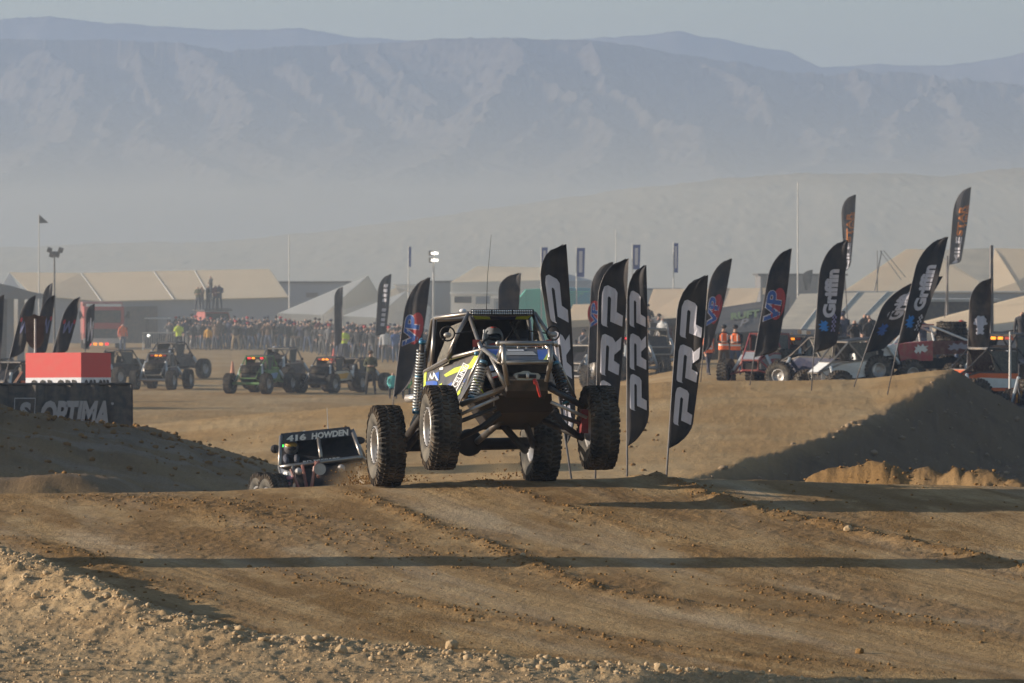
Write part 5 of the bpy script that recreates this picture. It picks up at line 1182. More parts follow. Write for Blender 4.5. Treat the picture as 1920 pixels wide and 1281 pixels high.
# ------------------------------------------------------------------ car 416 behind the crest
def ss416():
    D = 104; p = W(590, 800, D); gzz = Hs(p.x, D); PXM = F / D
    base = Vector((p.x, D, 5.5 - (950 - VH) / PXM)); r = wthing('race_truck', 'dark blue race truck numbered 416 climbing the back of the jump', 'race truck', base)
    yw = R_(8); fw = Vector((math.sin(yw), -math.cos(yw), -.10)).normalized()
    def Q(u, v, f): return W(u, v, D - f)
    DB = M('dark_blue_truck', (.015, .03, .06), .45, dust=.25)
    mb = MB(); mb.hexa([Q(524, 831, 0), Q(662, 817, 0), Q(662, 817, -1.1), Q(530, 829, -1.1), Q(527, 813, 0), Q(655, 800, 0), Q(655, 803, -1.1), Q(532, 813, -1.1)]); rf = mb.build('visor', DB, r)
    Pv = Pl(Q(524, 831, 0), Q(662, 817, 0), Q(655, 800, 0))
    decal('number', glyphs('416', .05), pxmap(Pv, [(537, 828.5), (574, 825), (574, 813), (538, 816.5)], .02), WHP, rf); decal('lettering', glyphs('HOWDEN', .05), pxmap(Pv, [(584, 824), (653, 816.5), (653, 804.5), (585, 812)], .02), WHP, rf)
    mb = MB()
    for P in ([Q(527, 818, .02), Q(524, 876, .5)], [Q(662, 812, .02), Q(678, 856, .5)], [Q(597, 822, 0), Q(602, 858, .35)], [Q(524, 876, .5), Q(548, 873, .55), Q(678, 857, .5)], [Q(524, 876, .5), Q(535, 915, .9)], [Q(550, 875, .7), Q(549, 905, .9)],
              [Q(678, 857, .5), Q(690, 870, -.4)], [Q(530, 815, -1.1), Q(524, 880, -1.1)], [Q(660, 805, -1.1), Q(684, 860, -1.1)]): mb.tube(P, .035, 8)
    mb.build('roll_cage', TUBE, r, smooth=True)
    mb = MB(); mb.hexa([Q(527, 880, -.2), Q(678, 862, -.2), Q(684, 862, -1.3), Q(527, 878, -1.3), Q(529, 822, -1.0), Q(660, 808, -1.0), Q(660, 808, -1.2), Q(529, 822, -1.2)]); mb.build('cabin_back', BLACK, r)
    mb = MB(); mb.hexa([Q(526, 880, .5), Q(680, 861, .5), Q(680, 866, -.6), Q(527, 882, -.6), Q(526, 873, .5), Q(679, 855, .5), Q(679, 855, -.6), Q(527, 874, -.6)]); ds = mb.build('cowl', DB, r)
    Pc = Pl(Q(526, 880, .5), Q(680, 861, .5), Q(679, 855, .5))
    decal('lettering', glyphs('RD PREPARE', .03), pxmap(Pc, [(568, 869), (637, 861), (637, 857), (568, 864.5)], .03), WHP, ds)
    for (a_, b_2) in ((536, 545), (553, 566), (640, 652), (662, 670)): 
        y_ = lambda u: 873 - (u - 526) * .118
        flat('sticker', Pc, [[(a_, y_(a_) + 1), (b_2, y_(b_2) + 1), (b_2, y_(b_2) + 4), (a_, y_(a_) + 4)]], M('pink_sticker', (.55, .18, .2), .5), ds, .03)
    mb = MB(); mb.sheet([Q(526, 878, .6), Q(551, 888, .95), Q(548, 912, .95), Q(536, 914, .95), Q(529, 900, .8)], .02); fd = mb.build('side_panel', DB, r)
    Pf = Pl(Q(526, 878, .6), Q(551, 888, .95), Q(536, 914, .95))
    decal('emblem', blob, pxmap(Pf, [(530, 892), (539, 894), (540, 884), (531, 882)], .03), WHP, fd)
    flat('sticker', Pf, [[(537, 894), (548, 892), (548, 898), (537, 900)], ellipse(542, 907, 3.4, 3.4, 10)], M('pink_sticker', (.55, .18, .2), .5), fd, .03)
    mb = MB()
    for P in ([Q(592, 866, .6), Q(597, 895, .9)], [Q(598, 866, .6), Q(590, 876, .8), Q(584, 915, .9)], [Q(567, 872, .6), Q(575, 915, .8)], [Q(545, 880, .9), Q(560, 915, 1.0)]): mb.tube(P, .03, 6)
    mb.build('nose_tube', M('red_white_tube', (.26, .09, .07), .5, dust=.4), r)
    mb = MB(); mb.hexa([Q(555, 915, .7), Q(680, 905, .7), Q(684, 900, -.8), Q(545, 912, -.8), Q(555, 882, .5), Q(676, 866, .5), Q(680, 866, -.8), Q(540, 878, -.8)]); mb.build('engine_bay', BLACK, r)
    mb = MB(); mb.tube([Q(600, 880, .75), Q(600, 880, .9)], .11, 12); mb.build('engine_part', ALUD, r); mb = MB(); mb.ball(Q(640, 878, .8), .07); mb.build('headlight', ALUD, r); mb = MB(); mb.ball(Q(560, 884, .8), .07); mb.build('headlight', ALUD, r)
    for (u, v, f, s) in ((507, 919, .9, -1), (489, 916, -1.5, -1), (680, 905, .9, 1), (672, 900, -1.6, 1)):
        e = part_empty('wheel', r, Q(u + 6, v + 20, f) - base, (0, 0, yw + .25 + (0 if s < 0 else math.pi))); link('tyre', TYRE_ME, e); link('tread', TREAD_ME, e); link('rim', RIM_ME, e)
    for (u, v) in ((545, 814), (571, 811)): mb = MB(); mb.ball(Q(u, v, -.2), .045, 10, 6, (1, 1, .7)); mb.build('gps_puck', WHP, r)
    mb = MB(); mb.tube([Q(615, 806, -.4), Q(614.5, 795, -.4), Q(613, 765, -.4)], [.012, .007, .005], 5); mb.build('whip_antenna', POLEW, r)
    mb = MB(); mb.ball(Q(516, 842, .1), .09, 10, 8, (1, .5, .9)); mb.tube([Q(516, 842, .1), Q(527, 840, .1)], .015, 5); mb.build('mirror', BLACK, r); mb = MB(); mb.ball(Q(673, 826, -.4), .09, 10, 8, (1.3, .5, .8)); mb.build('mirror', BLACK, r)
    mb = MB(); mb.ball(Q(530, 836, .06), .025); mb.build('green_lamp', M('green_lamp', (.05, .9, .1), .4, emit=1.2), r)
    d = wthing('person', 'driver with yellow and black helmet in the truck numbered 416', 'person', Q(545, 878, -.5))
    skinned('body', [Q(546, 876, -.6), Q(546, 860, -.6), Q(546, 850, -.6), Q(546, 840, -.6), Q(535, 856, -.6), Q(538, 866, -.1), Q(557, 856, -.6), Q(556, 866, -.1)], [(0, 1), (1, 2), (2, 3), (1, 4), (4, 5), (1, 6), (6, 7)], [.15, .15, .07, .09, .07, .05, .07, .05], M('race_suit', (.05, .06, .09), .85), d)
    mb = MB(); mb.ball(Q(546, 839, -.6), .14, 14, 9); hm2 = mb.build('helmet', M('helmet_two', (.10, .10, .11), .3), d, smooth=True)
    mb = MB(); mb.ball(Q(546, 834.5, -.53), .115, 12, 8, (1, .8, .5)); mb.build('helmet_top', M('helmet_yellow', (.6, .38, .05), .4), hm2)
    mb = MB(); mb.ball(Q(547, 841, -.47), .07, 10, 6, (1.2, .6, .6)); mb.build('visor', BLACK, hm2)
ss416()

# ------------------------------------------------------------------ tents, sheds, trailers
def canvas(name, c):
    m = M(name, c, .8, dust=.1, sc=.7); q = m.node_tree; b = q.nodes['Principled BSDF']; o_ = [k for k in q.nodes if k.type == 'OUTPUT_MATERIAL'][0]
    t = q.nodes.new('ShaderNodeBsdfTranslucent'); t.inputs['Color'].default_value = (*c, 1); mx = q.nodes.new('ShaderNodeMixShader'); mx.inputs[0].default_value = .45
    q.links.new(b.outputs[0], mx.inputs[1]); q.links.new(t.outputs[0], mx.inputs[2]); q.links.new(mx.outputs[0], o_.inputs['Surface']); return m
CAN = canvas('cream_canvas', (.92, .80, .60)); CW2 = canvas('sunlit_canvas', (.92, .78, .57)); CANW = canvas('white_canvas', (.92, .89, .83)); FREEZ = M('cream_canvas', (.92, .80, .60), .8, dust=.08, sc=.6); CANW = M('white_canvas', (.85, .82, .76), .8, dust=.12, sc=.6); WALLB = M('grey_blue_wall', (.23, .25, .29), .8, dust=.1, sc=.5)  # tent front walls carry their shade in the grey-blue colour
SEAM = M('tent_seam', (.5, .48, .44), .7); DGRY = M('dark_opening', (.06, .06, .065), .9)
def Wq(u, v, D, dy=0): return W(u, v, D) + Vector((0, dy, 0))
# long clear-span tent on the left
D = 372
lt = wthing('long_tent', 'long cream-roofed event tent with a shade-tinted grey-blue wall behind the crowd', 'tent', W(270, 660, D))
eL, eR = W(112, 562, D), W(541, 557, D); rL, rR = W(18, 511, D + 9), W(505, 505, D + 9)
mb = MB(); mb.sheet([W(40, 546, D), W(62, 557, D), W(110, 575, D), eR, rR, rL], .05); 
mb = MB()
n_ = 4; spl = [(62, 552, 18, 511), (190, 565, 152, 512.5), (326, 562, 288, 509), (395, 561, 365, 507.5), (541, 557, 505, 505)]
for i in range(4):
    a0, a1 = spl[i], spl[i + 1]; mb = MB(); mb.sheet([W(a0[0], a0[1] + (2 if i == 0 else 0), D), W(a1[0], a1[1], D), W(a1[2], a1[3], D + 9), W(a0[2], a0[3], D + 9)], .04); mb.build('roof_panel', CAN, lt)
for a0 in spl[1:4]: mb = MB(); mb.tube([W(a0[0], a0[1], D - .1), W(a0[2], a0[3], D + 9)], .05, 6); mb.build('roof_rib', SEAM, lt)
mb = MB(); mb.sheet([W(2, 538, D + 1), W(40, 546, D + 1), W(18, 511, D + 9)], .04); mb.build('gable', CANW, lt)
zb = Vector((0, 0, 0))
def drop(p, z=0): q = Vector(p); q.z = z; return q
for i in range(4):
    a0, a1 = W(spl[i][0], spl[i][1], D + .3), W(spl[i + 1][0], spl[i + 1][1], D + .3); mb = MB(); mb.sheet([drop(a0, -.1), drop(a1, -.1), a1, a0], .05); mb.build('wall_panel', WALLB, lt)
a0, a1 = W(222, 575, D - .02), W(295, 574, D - .02); mb = MB(); mb.sheet([drop(a0, 0), drop(a1, 0), a1, a0], .05); mb.build('doorway', DGRY, lt)
mb = MB(); mb.sheet([eR + Vector((0, .3, 0)), rR, drop(rR, -.1) + Vector((0, 0, 0)), drop(eR, -.1) + Vector((0, .3, 0))], .05); mb.build('end_wall', WALLB, lt)
# grey peaked tent in front at the very left
D = 300; gt = wthing('grey_tent', 'small grey tent with open sides at the left edge', 'tent', W(30, 640, D))
mb = MB(); mb.sheet([W(-60, 520, D), W(20, 536, D), W(62, 548, D), W(108, 556, D), W(60, 562, D), W(-60, 558, D)], .2); mb.build('canopy', M('grey_canvas', (.18, .19, .21), .8), gt)
for u in (20, 40, 60): mb = MB(); mb.sheet([W(u - 6, 556, D + .3), W(u + 6, 556, D + .3), drop(W(u + 6, 640, D + .3), 0), drop(W(u - 8, 640, D + .3), 0)], .05); mb.build('side_curtain', M('grey_canvas', (.18, .19, .21), .8), gt)
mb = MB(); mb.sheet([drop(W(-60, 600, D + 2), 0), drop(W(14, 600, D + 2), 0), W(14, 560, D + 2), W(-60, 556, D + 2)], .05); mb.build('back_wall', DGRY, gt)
def shed(label, u0, u1, vt, D, mat, roofm=None, depth=4, cat='building', win=(), name='shed', zbot=-.1):
    a0, a1 = W(u0, vt, D), W(u1, vt, D); r = wthing(name, label, cat, Vector(((a0.x + a1.x) / 2, D, 0)))
    dd = Vector((0, depth, 0)); mb = MB(); mb.hexa([drop(a0, zbot), drop(a1, zbot), drop(a1, zbot) + dd, drop(a0, zbot) + dd, a0, a1, a1 + dd, a0 + dd]); mb.build('wall', mat, r)
    u_ = Vector((0, 0, .12)); e = Vector((.15, 0, 0)); f = Vector((0, .15, 0)); mb = MB(); mb.hexa([a0 - e - f, a1 + e - f, a1 + e + dd + f, a0 - e + dd + f, a0 - e - f + u_, a1 + e - f + u_, a1 + e + dd + f + u_, a0 - e + dd + f + u_]); mb.build('roof', roofm or mat, r)
    for (a, b, c, d_, m) in win: mb = MB(); mb.sheet([W(a, d_, D - .04), W(b, d_, D - .04), W(b, c, D - .04), W(a, c, D - .04)], .05); mb.build('window', m, r)
    return r
shed('grey-blue shed with a dark roof edge behind the long tent', 524, 650, 531, 392, M('shed_blue', (.20, .23, .30), .7), DGRY, 6, win=[(574, 596, 549, 558, DGRY), (546, 570, 566, 580, WALLB)])
shed('low white shed behind the small white tents', 740, 790, 536, 400, CANW, CANW, 5)
shed('grey box trailer behind the black emblem flag', 800, 846, 530, 390, M('trailer_grey', (.25, .27, .30), .6), DGRY, 4, cat='trailer', name='box_trailer')
shed('white motorhome with side windows above the buggy roof', 848, 926, 552, 350, CANW, CANW, 3, cat='motorhome', name='motorhome', win=[(852, 884, 556, 568, DGRY), (892, 918, 556, 570, WALLB)])
shed('pale trailer with a slatted side left of the plain black flag', 926, 985, 560, 345, M('pale_trailer', (.42, .42, .42), .6), CANW, 3, cat='trailer', name='box_trailer', win=[(930, 980, 566, 580, WALLB)])
def peaked(label, uc, vp_, corners, D, dep, wall=CANW, roofm=CAN, name='peaked_tent'):
    "corners: (u, v) eave points left, front corner, right; the walls drop to the ground"
    r = wthing(name, label, 'tent', drop(W(corners[1][0], corners[1][1], D), 0)); (uL, vL), (uF, vF), (uR, vR) = corners
    pk = W(uc, vp_, D + dep * .5); L0 = W(uL, vL, D + .2); F0 = W(uF, vF, D); R0 = W(uR, vR, D + dep); B0 = L0 + (R0 - F0)
    for nm, P in (('roof_panel', [L0, F0, pk]), ('roof_panel', [F0, R0, pk]), ('roof_panel', [R0, B0, pk]), ('roof_panel', [B0, L0, pk])): mb = MB(); mb.sheet(P, .04); mb.build(nm, roofm, r)
    for P in ((L0, F0), (F0, R0), (L0, B0)):
        mb = MB(); mb.sheet([P[0] - Vector((0, 0, .45)), P[1] - Vector((0, 0, .45)), P[1], P[0]], .04); mb.build('valance', wall, r)
        k = 4
        for i in range(k):
            a = P[0].lerp(P[1], i / k); b2 = P[0].lerp(P[1], (i + .93) / k); q = MB(); q.sheet([drop(a, 0), drop(b2, 0), b2 - Vector((0, 0, .42)), a - Vector((0, 0, .42))], .03)
            q.build('wall_panel', DGRY if (name == 'peaked_tent' and i == 2 and P[1] is F0) else wall, r)
    for p in (L0, F0, R0): mb = MB(); mb.tube([drop(p, 0), p], .05, 6); mb.build('post', SEAM, r)
peaked('white tent with a tall peak behind the crowd, left of the slim grey flag', 690, 517, [(522, 588), (605, 591), (715, 560)], 356, 12, roofm=CANW)
peaked('smaller white tent with a shallow peak, left of the black emblem flag', 762, 546, [(643, 593), (704, 596), (806, 575)], 350, 10, roofm=CANW)
peaked('faint white peaked tent between the pale word flag and the emblem flag', 742, 540, [(700, 560), (760, 566), (812, 556)], 385, 8)
# cream marquee behind the buggy roof
D = 380; cm = wthing('marquee', 'cream marquee roof rising behind the plain black flag', 'tent', drop(W(930, 560, D), 0))
P0 = [W(845, 530, D), W(1016, 526, D), W(1018, 502, D + 10), W(895, 500, D + 10)]
mb = MB(); mb.sheet(P0, .05); mb.build('roof', CAN, cm); mb = MB(); mb.sheet([drop(P0[0], 0), drop(P0[1], 0), P0[1], P0[0]], .05); mb.build('wall', CANW, cm)
mb = MB(); mb.sheet([P0[1], drop(P0[1]), drop(W(1110, 530, D + 8)), W(1110, 526, D + 8), P0[2]], .05); mb.build('end_wall', WALLB, cm)
shed('low dark blue-roofed shed seen between the pair of letter flags', 1095, 1275, 544, 395, WALLB, NVY, 5)
# turquoise semi trailer
D = 300; TQ = M('turquoise_trailer', (.12, .52, .40), .45, dust=.15); tq = wthing('semi_trailer', 'turquoise semi trailer with a blue patterned end behind the tallest letter flag', 'trailer', drop(W(1040, 560, D), 0))
a0, a1, a2 = W(984, 543, D), W(1066, 539, D), W(1118, 541, D + 1.2)
def slab(a, b_, c_, z0=.9): 
    dd = Vector((0, 2.4, 0)); q = MB(); q.hexa([drop(a, z0), drop(b_, z0), drop(b_, z0) + dd, drop(a, z0) + dd, a, b_, b_ + dd, a + dd]); return q
slab(a0, a1, None).build('box', TQ, tq); tb_ = slab(a1 + Vector((.01, 0, 0)), a2, None).build('box', M('teal_blue_wrap', (.06, .30, .42), .45), tq)
for i in range(7): mb = MB(); mb.sheet([W(1068, 546 + i * 4, D - .05), W(1105 - i * 2, 546 + i * 4, D + .9), W(1105 - i * 2, 548 + i * 4, D + .9), W(1068, 548 + i * 4, D - .05)], .02); mb.build('stripe', TQ, tb_)
mb = MB(); mb.sheet([W(967, 566, D - .5), W(985, 544, D), W(985, 590, D), W(967, 590, D - .5)], .1); mb.build('nose_cone', TQ, tq)
for u in (1000, 1010, 1095): p = W(u, 600, D); e = part_empty('wheel', tq, Vector((p.x, D + .4, .5)) - tq.location); link('tyre', FTYRE_ME, e); link('rim', FRIM_ME, e)
def canopy(label, P, D0, D1, mat, front=None, name='canopy', wallm=None, zb=0.0, seams=0):
    "sloping roof between a high back edge and a low front edge: P = back left, back right, front right, front left (u, v)"
    B0, B1, F1, F0 = W(*P[0], D1), W(*P[1], D1), W(*P[2], D0), W(*P[3], D0); r = wthing(name, label, 'tent', Vector(((F0.x + F1.x) / 2, D0, Hs((F0.x + F1.x) / 2, D0))))
    k = max(1, seams)
    for i in range(k):
        t0, t1 = i / k, (i + 1) / k; q = MB(); q.sheet([F0.lerp(F1, t0), F0.lerp(F1, t1), B0.lerp(B1, t1), B0.lerp(B1, t0)], .05); q.build('roof_panel', mat, r)
        if i: q = MB(); q.tube([F0.lerp(F1, t0) - Vector((0, .05, -.03)), B0.lerp(B1, t0) + Vector((0, 0, .05))], .04, 5); q.build('seam', SEAM, r)
    for p in (F0, F1, F0.lerp(F1, .5)): q = MB(); q.tube([Vector((p.x, p.y + .2, Hs(p.x, D0) - .1)), p + Vector((0, .2, -.03))], .05, 6); q.build('post', DARKM, r)
    if wallm:
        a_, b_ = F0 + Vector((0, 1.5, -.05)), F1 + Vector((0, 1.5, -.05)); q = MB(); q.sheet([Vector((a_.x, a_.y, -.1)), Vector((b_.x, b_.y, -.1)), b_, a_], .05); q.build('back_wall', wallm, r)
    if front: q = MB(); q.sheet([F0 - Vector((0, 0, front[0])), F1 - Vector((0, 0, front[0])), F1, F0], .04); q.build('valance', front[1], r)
    return r
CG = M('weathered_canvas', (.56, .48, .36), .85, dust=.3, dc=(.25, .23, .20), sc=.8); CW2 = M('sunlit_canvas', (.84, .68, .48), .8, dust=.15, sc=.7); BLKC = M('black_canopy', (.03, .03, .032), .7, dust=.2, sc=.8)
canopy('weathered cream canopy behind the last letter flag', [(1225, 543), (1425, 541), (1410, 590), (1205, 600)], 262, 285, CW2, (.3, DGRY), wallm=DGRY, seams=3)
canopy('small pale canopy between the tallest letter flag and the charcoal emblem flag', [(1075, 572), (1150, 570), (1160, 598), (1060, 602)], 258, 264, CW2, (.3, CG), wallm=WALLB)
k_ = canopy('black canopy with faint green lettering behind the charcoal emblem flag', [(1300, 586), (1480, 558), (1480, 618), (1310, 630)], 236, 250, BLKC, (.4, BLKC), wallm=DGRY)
Pk = Pl(W(1310, 630, 236), W(1480, 618, 236), W(1480, 558, 250)); rp = k_.children[0]
decal('lettering', glyphs('RUFT', .05), pxmap(Pk, [(1370, 600), (1424, 594), (1424, 580), (1370, 587)], .08), M('green_print', (.10, .16, .06), .8), rp)
decal('lettering', glyphs('P', .02, .3), pxmap(Pk, [(1386, 613), (1404, 611), (1404, 597), (1386, 599)], .08), M('grey_print_dim', (.16, .16, .17), .8), rp)
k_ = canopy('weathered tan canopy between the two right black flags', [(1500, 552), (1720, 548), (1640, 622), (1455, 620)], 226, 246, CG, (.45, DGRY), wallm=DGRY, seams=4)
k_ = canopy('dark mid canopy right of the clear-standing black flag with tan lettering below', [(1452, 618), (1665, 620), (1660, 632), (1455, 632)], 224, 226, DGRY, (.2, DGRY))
for u0, u1, vv, m in ((1460, 1465, 625, 't'), (1482, 1487, 628, 't'), (1496, 1503, 622, 't'), (1503, 1512, 623, 'w'), (1512, 1520, 624, 't'), (1570, 1577, 625, 't')):
    q = MB(); q.sheet([W(u0, vv + 4, 223.6), W(u1, vv + 4, 223.6), W(u1, vv - 3, 223.6), W(u0, vv - 3, 223.6)], .03); q.build('small_sign', M('tan_print', (.50, .32, .18), .8) if m == 't' else CANW, k_)
canopy('large sunlit cream canopy roof at the right edge', [(1660, 622), (1990, 538), (1990, 592), (1612, 641)], 216, 232, CW2, (.30, CANW), wallm=DGRY, seams=1)
shed('tall grey trailer side below the large cream canopy', 1846, 1990, 628, 215, M('trailer_side_grey', (.24, .24, .27), .6), DGRY, 3, cat='trailer', name='box_trailer')
shed('dark trailer under the white tents at the right', 1600, 1870, 566, 250, DGRY, M('pale_edge', (.45, .43, .40), .7), 4, cat='trailer', name='box_trailer')
shed('dark grey two-storey building block behind the clear-standing black flag', 1426, 1585, 517, 360, M('far_block', (.13, .13, .14), .8), DGRY, 8, win=[(1430, 1460, 540, 552, CW2)])
# white tents at upper right
D = 300; wt = wthing('white_marquee', 'big white multi-peaked marquee at the upper right', 'tent', drop(W(1760, 550, D), 0))
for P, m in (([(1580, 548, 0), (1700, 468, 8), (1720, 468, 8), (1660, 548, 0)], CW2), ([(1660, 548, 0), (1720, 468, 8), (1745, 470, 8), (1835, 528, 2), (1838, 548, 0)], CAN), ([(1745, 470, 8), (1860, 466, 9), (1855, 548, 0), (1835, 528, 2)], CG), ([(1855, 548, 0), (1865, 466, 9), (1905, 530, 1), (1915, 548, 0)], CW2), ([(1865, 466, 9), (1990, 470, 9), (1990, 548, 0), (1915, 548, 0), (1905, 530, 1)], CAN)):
    mb = MB(); mb.sheet([W(u, v, D + d_) for u, v, d_ in P], .05); mb.build('roof_panel', m, wt)
mb = MB(); mb.sheet([drop(W(1580, 548, D)), drop(W(1990, 548, D)), W(1990, 548, D), W(1580, 548, D)], .05); mb.build('wall', WALLB, wt)
mb = MB(); mb.tube([W(1580, 548, D - .1), W(1990, 548, D - .1)], .06, 6); mb.build('eave_rail', SEAM, wt)
# poles, masts, lamps
def mast(label, u, vt, D, r0, mat, vb=None, name='pole', cat='pole'):
    t = W(u, vt, D); e = wthing(name, label, cat, Vector((t.x, D, Hs(t.x, D)))); mb = MB(); mb.tube([e.location - Vector((0, 0, .1)), t], [r0, r0 * .6], 6); mb.build('mast', mat, e); return e
mast('thin pale mast above the clear-standing black flag', 1496, 342, 300, .045, POLEW)
mast('dark pole beside the dark brown crest flag', 1859, 460, 200, .10, POLE)
mast('dark pole behind the leaning black flag', 1776, 480, 230, .07, POLE)
mast('thin white antenna mast over the white peaked tent', 542, 440, 360, .05, POLEW)
mast('faint thin antenna mast right of the tall letter flag', 1155, 430, 380, .05, POLEW)
e = mast('tall leaning lighting mast with two lit lamp pairs, left of the buggy', 813, 470, 330, .08, POLEW, cat='light mast', name='light_mast')
for v in (475, 488):
    for du in (-3, 3): mb = MB(); mb.box(W(815 + du, v, 329.6), (.22, .2, .14)); mb.build('lamp', WHL, e)
    mb = MB(); mb.box(W(808, v, 329.8), (.25, .15, .3)); mb.build('lamp_housing', DARKM, e)
e = mast('light tower with four dark floodlights at the far left', 102, 472, 320, .07, DARKM, cat='light tower', name='light_tower')
for du, v in ((-9, 469), (-5, 478), (5, 478), (12, 469)): mb = MB(); mb.box(W(102 + du, v, 319.7), (.26, .2, .24), (.3, .3, 0)); mb.build('floodlight', DARKM, e)
mb = MB(); mb.tube([W(93, 473, 320), W(114, 473, 320)], .05, 6); mb.build('crossbar', DARKM, e)
e = mast('A-frame rigging with slanted stays on the white marquee', 1645, 470, 292, .035, POLE, cat='rigging', name='rigging'); mb = MB(); mb.tube([W(1653, 470, 292), W(1640, 545, 292)], .03, 6); mb.tube([W(1650, 470, 292), W(1690, 525, 292)], .018, 6); mb.tube([W(1657, 470, 292), W(1698, 520, 292)], .018, 6); mb.build('stay', POLE, e)
# orange pennant, cone, barriers
pole_flag('small orange pennant on a white whip above the orange buggy', 1894, 622, 700, 166, 7, 624, 638, ORW, tri=True)
p = W(436, 690, 262); cn = thing('traffic_cone', 'tall faded orange traffic cone on the dirt between the left buggies', 'traffic cone', (p.x, 262, Hs(p.x, 262)))
mb = MB(); mb.lathe([(0, .001), (0, .20), (.04, .20), (.04, .14), (.75, .035), (.75, .001)], 14, Matrix.Rotation(-math.pi / 2, 4, 'Y')); mb.build('cone', M('faded_orange', (.55, .22, .12), .7), cn)
p = W(628, 680, 300); cn = thing('traffic_cone', 'small red traffic cone at the feet of the crowd', 'traffic cone', (p.x, 298, Hs(p.x, 298))); mb = MB(); mb.lathe([(0, .001), (0, .20), (.04, .20), (.04, .14), (.75, .035), (.75, .001)], 14, Matrix.Rotation(-math.pi / 2, 4, 'Y')); mb.build('cone', M('cone_red', (.6, .08, .06), .7), cn)
GBR = 'steel crowd barriers in front of the spectators'
for (u, l) in ((303, 'steel crowd barrier at the left end of the crowd, by the dark tent doorway'), (378, 'steel crowd barrier behind the child in yellow')):
    p = W(u, 640, 338); e = thing('crowd_barrier', l, 'barrier', (p.x, 338 if u < 350 else 341, 0.1), 0, GBR)
    mb = MB(); mb.tube([(-.6 - .5, 0, 0), (-1.1, 0, 1.1), (1.1, 0, 1.1), (1.1, 0, 0)], .025, 6); mb.tube([(-1.1, 0, .15), (1.1, 0, .15)], .02, 6); mb.build('frame', POLEW, e)
    for i in range(16): mb = MB(); mb.tube([(-1.0 + i * .133, 0, .15), (-1.0 + i * .133, 0, 1.1)], .012, 4); mb.build('bar', POLEW, e)
p = W(296, 620, 348); uv = thing('utility_cart', 'small cart with a pale roof beside the dark tent doorway', 'cart', (p.x, 348, .1)); mb = MB(); mb.box((0, 0, .6), (1.4, 2.2, .6)); mb.build('body', DARKM, uv); mb = MB(); mb.box((0, 0, 1.85), (1.5, 1.8, .06)); mb.build('roof', CANW, uv)
for s in (-1, 1):
    for yy in (-.7, .7): mb = MB(); mb.tube([(s * .65, yy, .9), (s * .65, yy, 1.83)], .03, 5); mb.build('post', DARKM, uv); e = part_empty('wheel', uv, (s * .6, yy, .3)); e.scale = (.6, .6, .6); link('tyre', FTYRE_ME, e)
mb = MB(); mb.ball((-.5, -1.12, .8), .09); mb.build('headlight', WHL, uv)
# spectator stand under the right-hand crowd
p = W(1195, 640, 251); sd_ = thing('spectator_stand', 'low stepped stand under the hazy spectators behind the letter flags', 'stand', (p.x, 251, Hs(p.x, 251)))
for i in range(4): mb = MB(); mb.box((.25 * i, 0 + 0, .25 + .5 * i), (2.4 - .55 * i, 16, .5)); mb.build('step', DGRY, sd_)
# ------------------------------------------------------------------ unseen things made up and added left of the frame to cast track shadows
def pillar(label, x, y, w_, h_, lean=0):
    z = Hs(x, y); r = wthing('added_shadow_pillar', label, 'banner', (x, y, z))
    mb = MB(); mb.box((x, y, z + h_ / 2), (.5, w_, h_)); mb.build('cover', BLACK, r); mb = MB(); mb.box((x, y, z + .05), (1.0, w_ + .4, .16)); mb.build('foot', DARKM, r)
pillar('tall black pillar added out of view on the left to cast the shadow bar', -9.6, 60.45, 1.05, 6.2)
def board(label, x, y0, y1, z0, z1):
    z = Hs(x, (y0 + y1) / 2); r = wthing('added_shadow_board', label, 'sign', (x, y0, z)); mb = MB()
    mb.hexa([(x - .06, y0, z + z0), (x + .06, y0, z + z0), (x + .06, y1, z + z0 + .45), (x - .06, y1, z + z0 + .45), (x - .06, y0, z + z1), (x + .06, y0, z + z1), (x + .06, y1, z + z1), (x - .06, y1, z + z1)]); mb.build('board', BLACK, r)
    for yy in (y0 + .1, y1 - .1): mb = MB(); mb.tube([(x, yy, z - .1), (x, yy, z + z0 + .3)], .03, 6); mb.build('post', DARKM, r)
board('raised black board on posts, added out of view to shade the bottom right', -8.5, 47.2, 49.95, 1.85, 4.6)

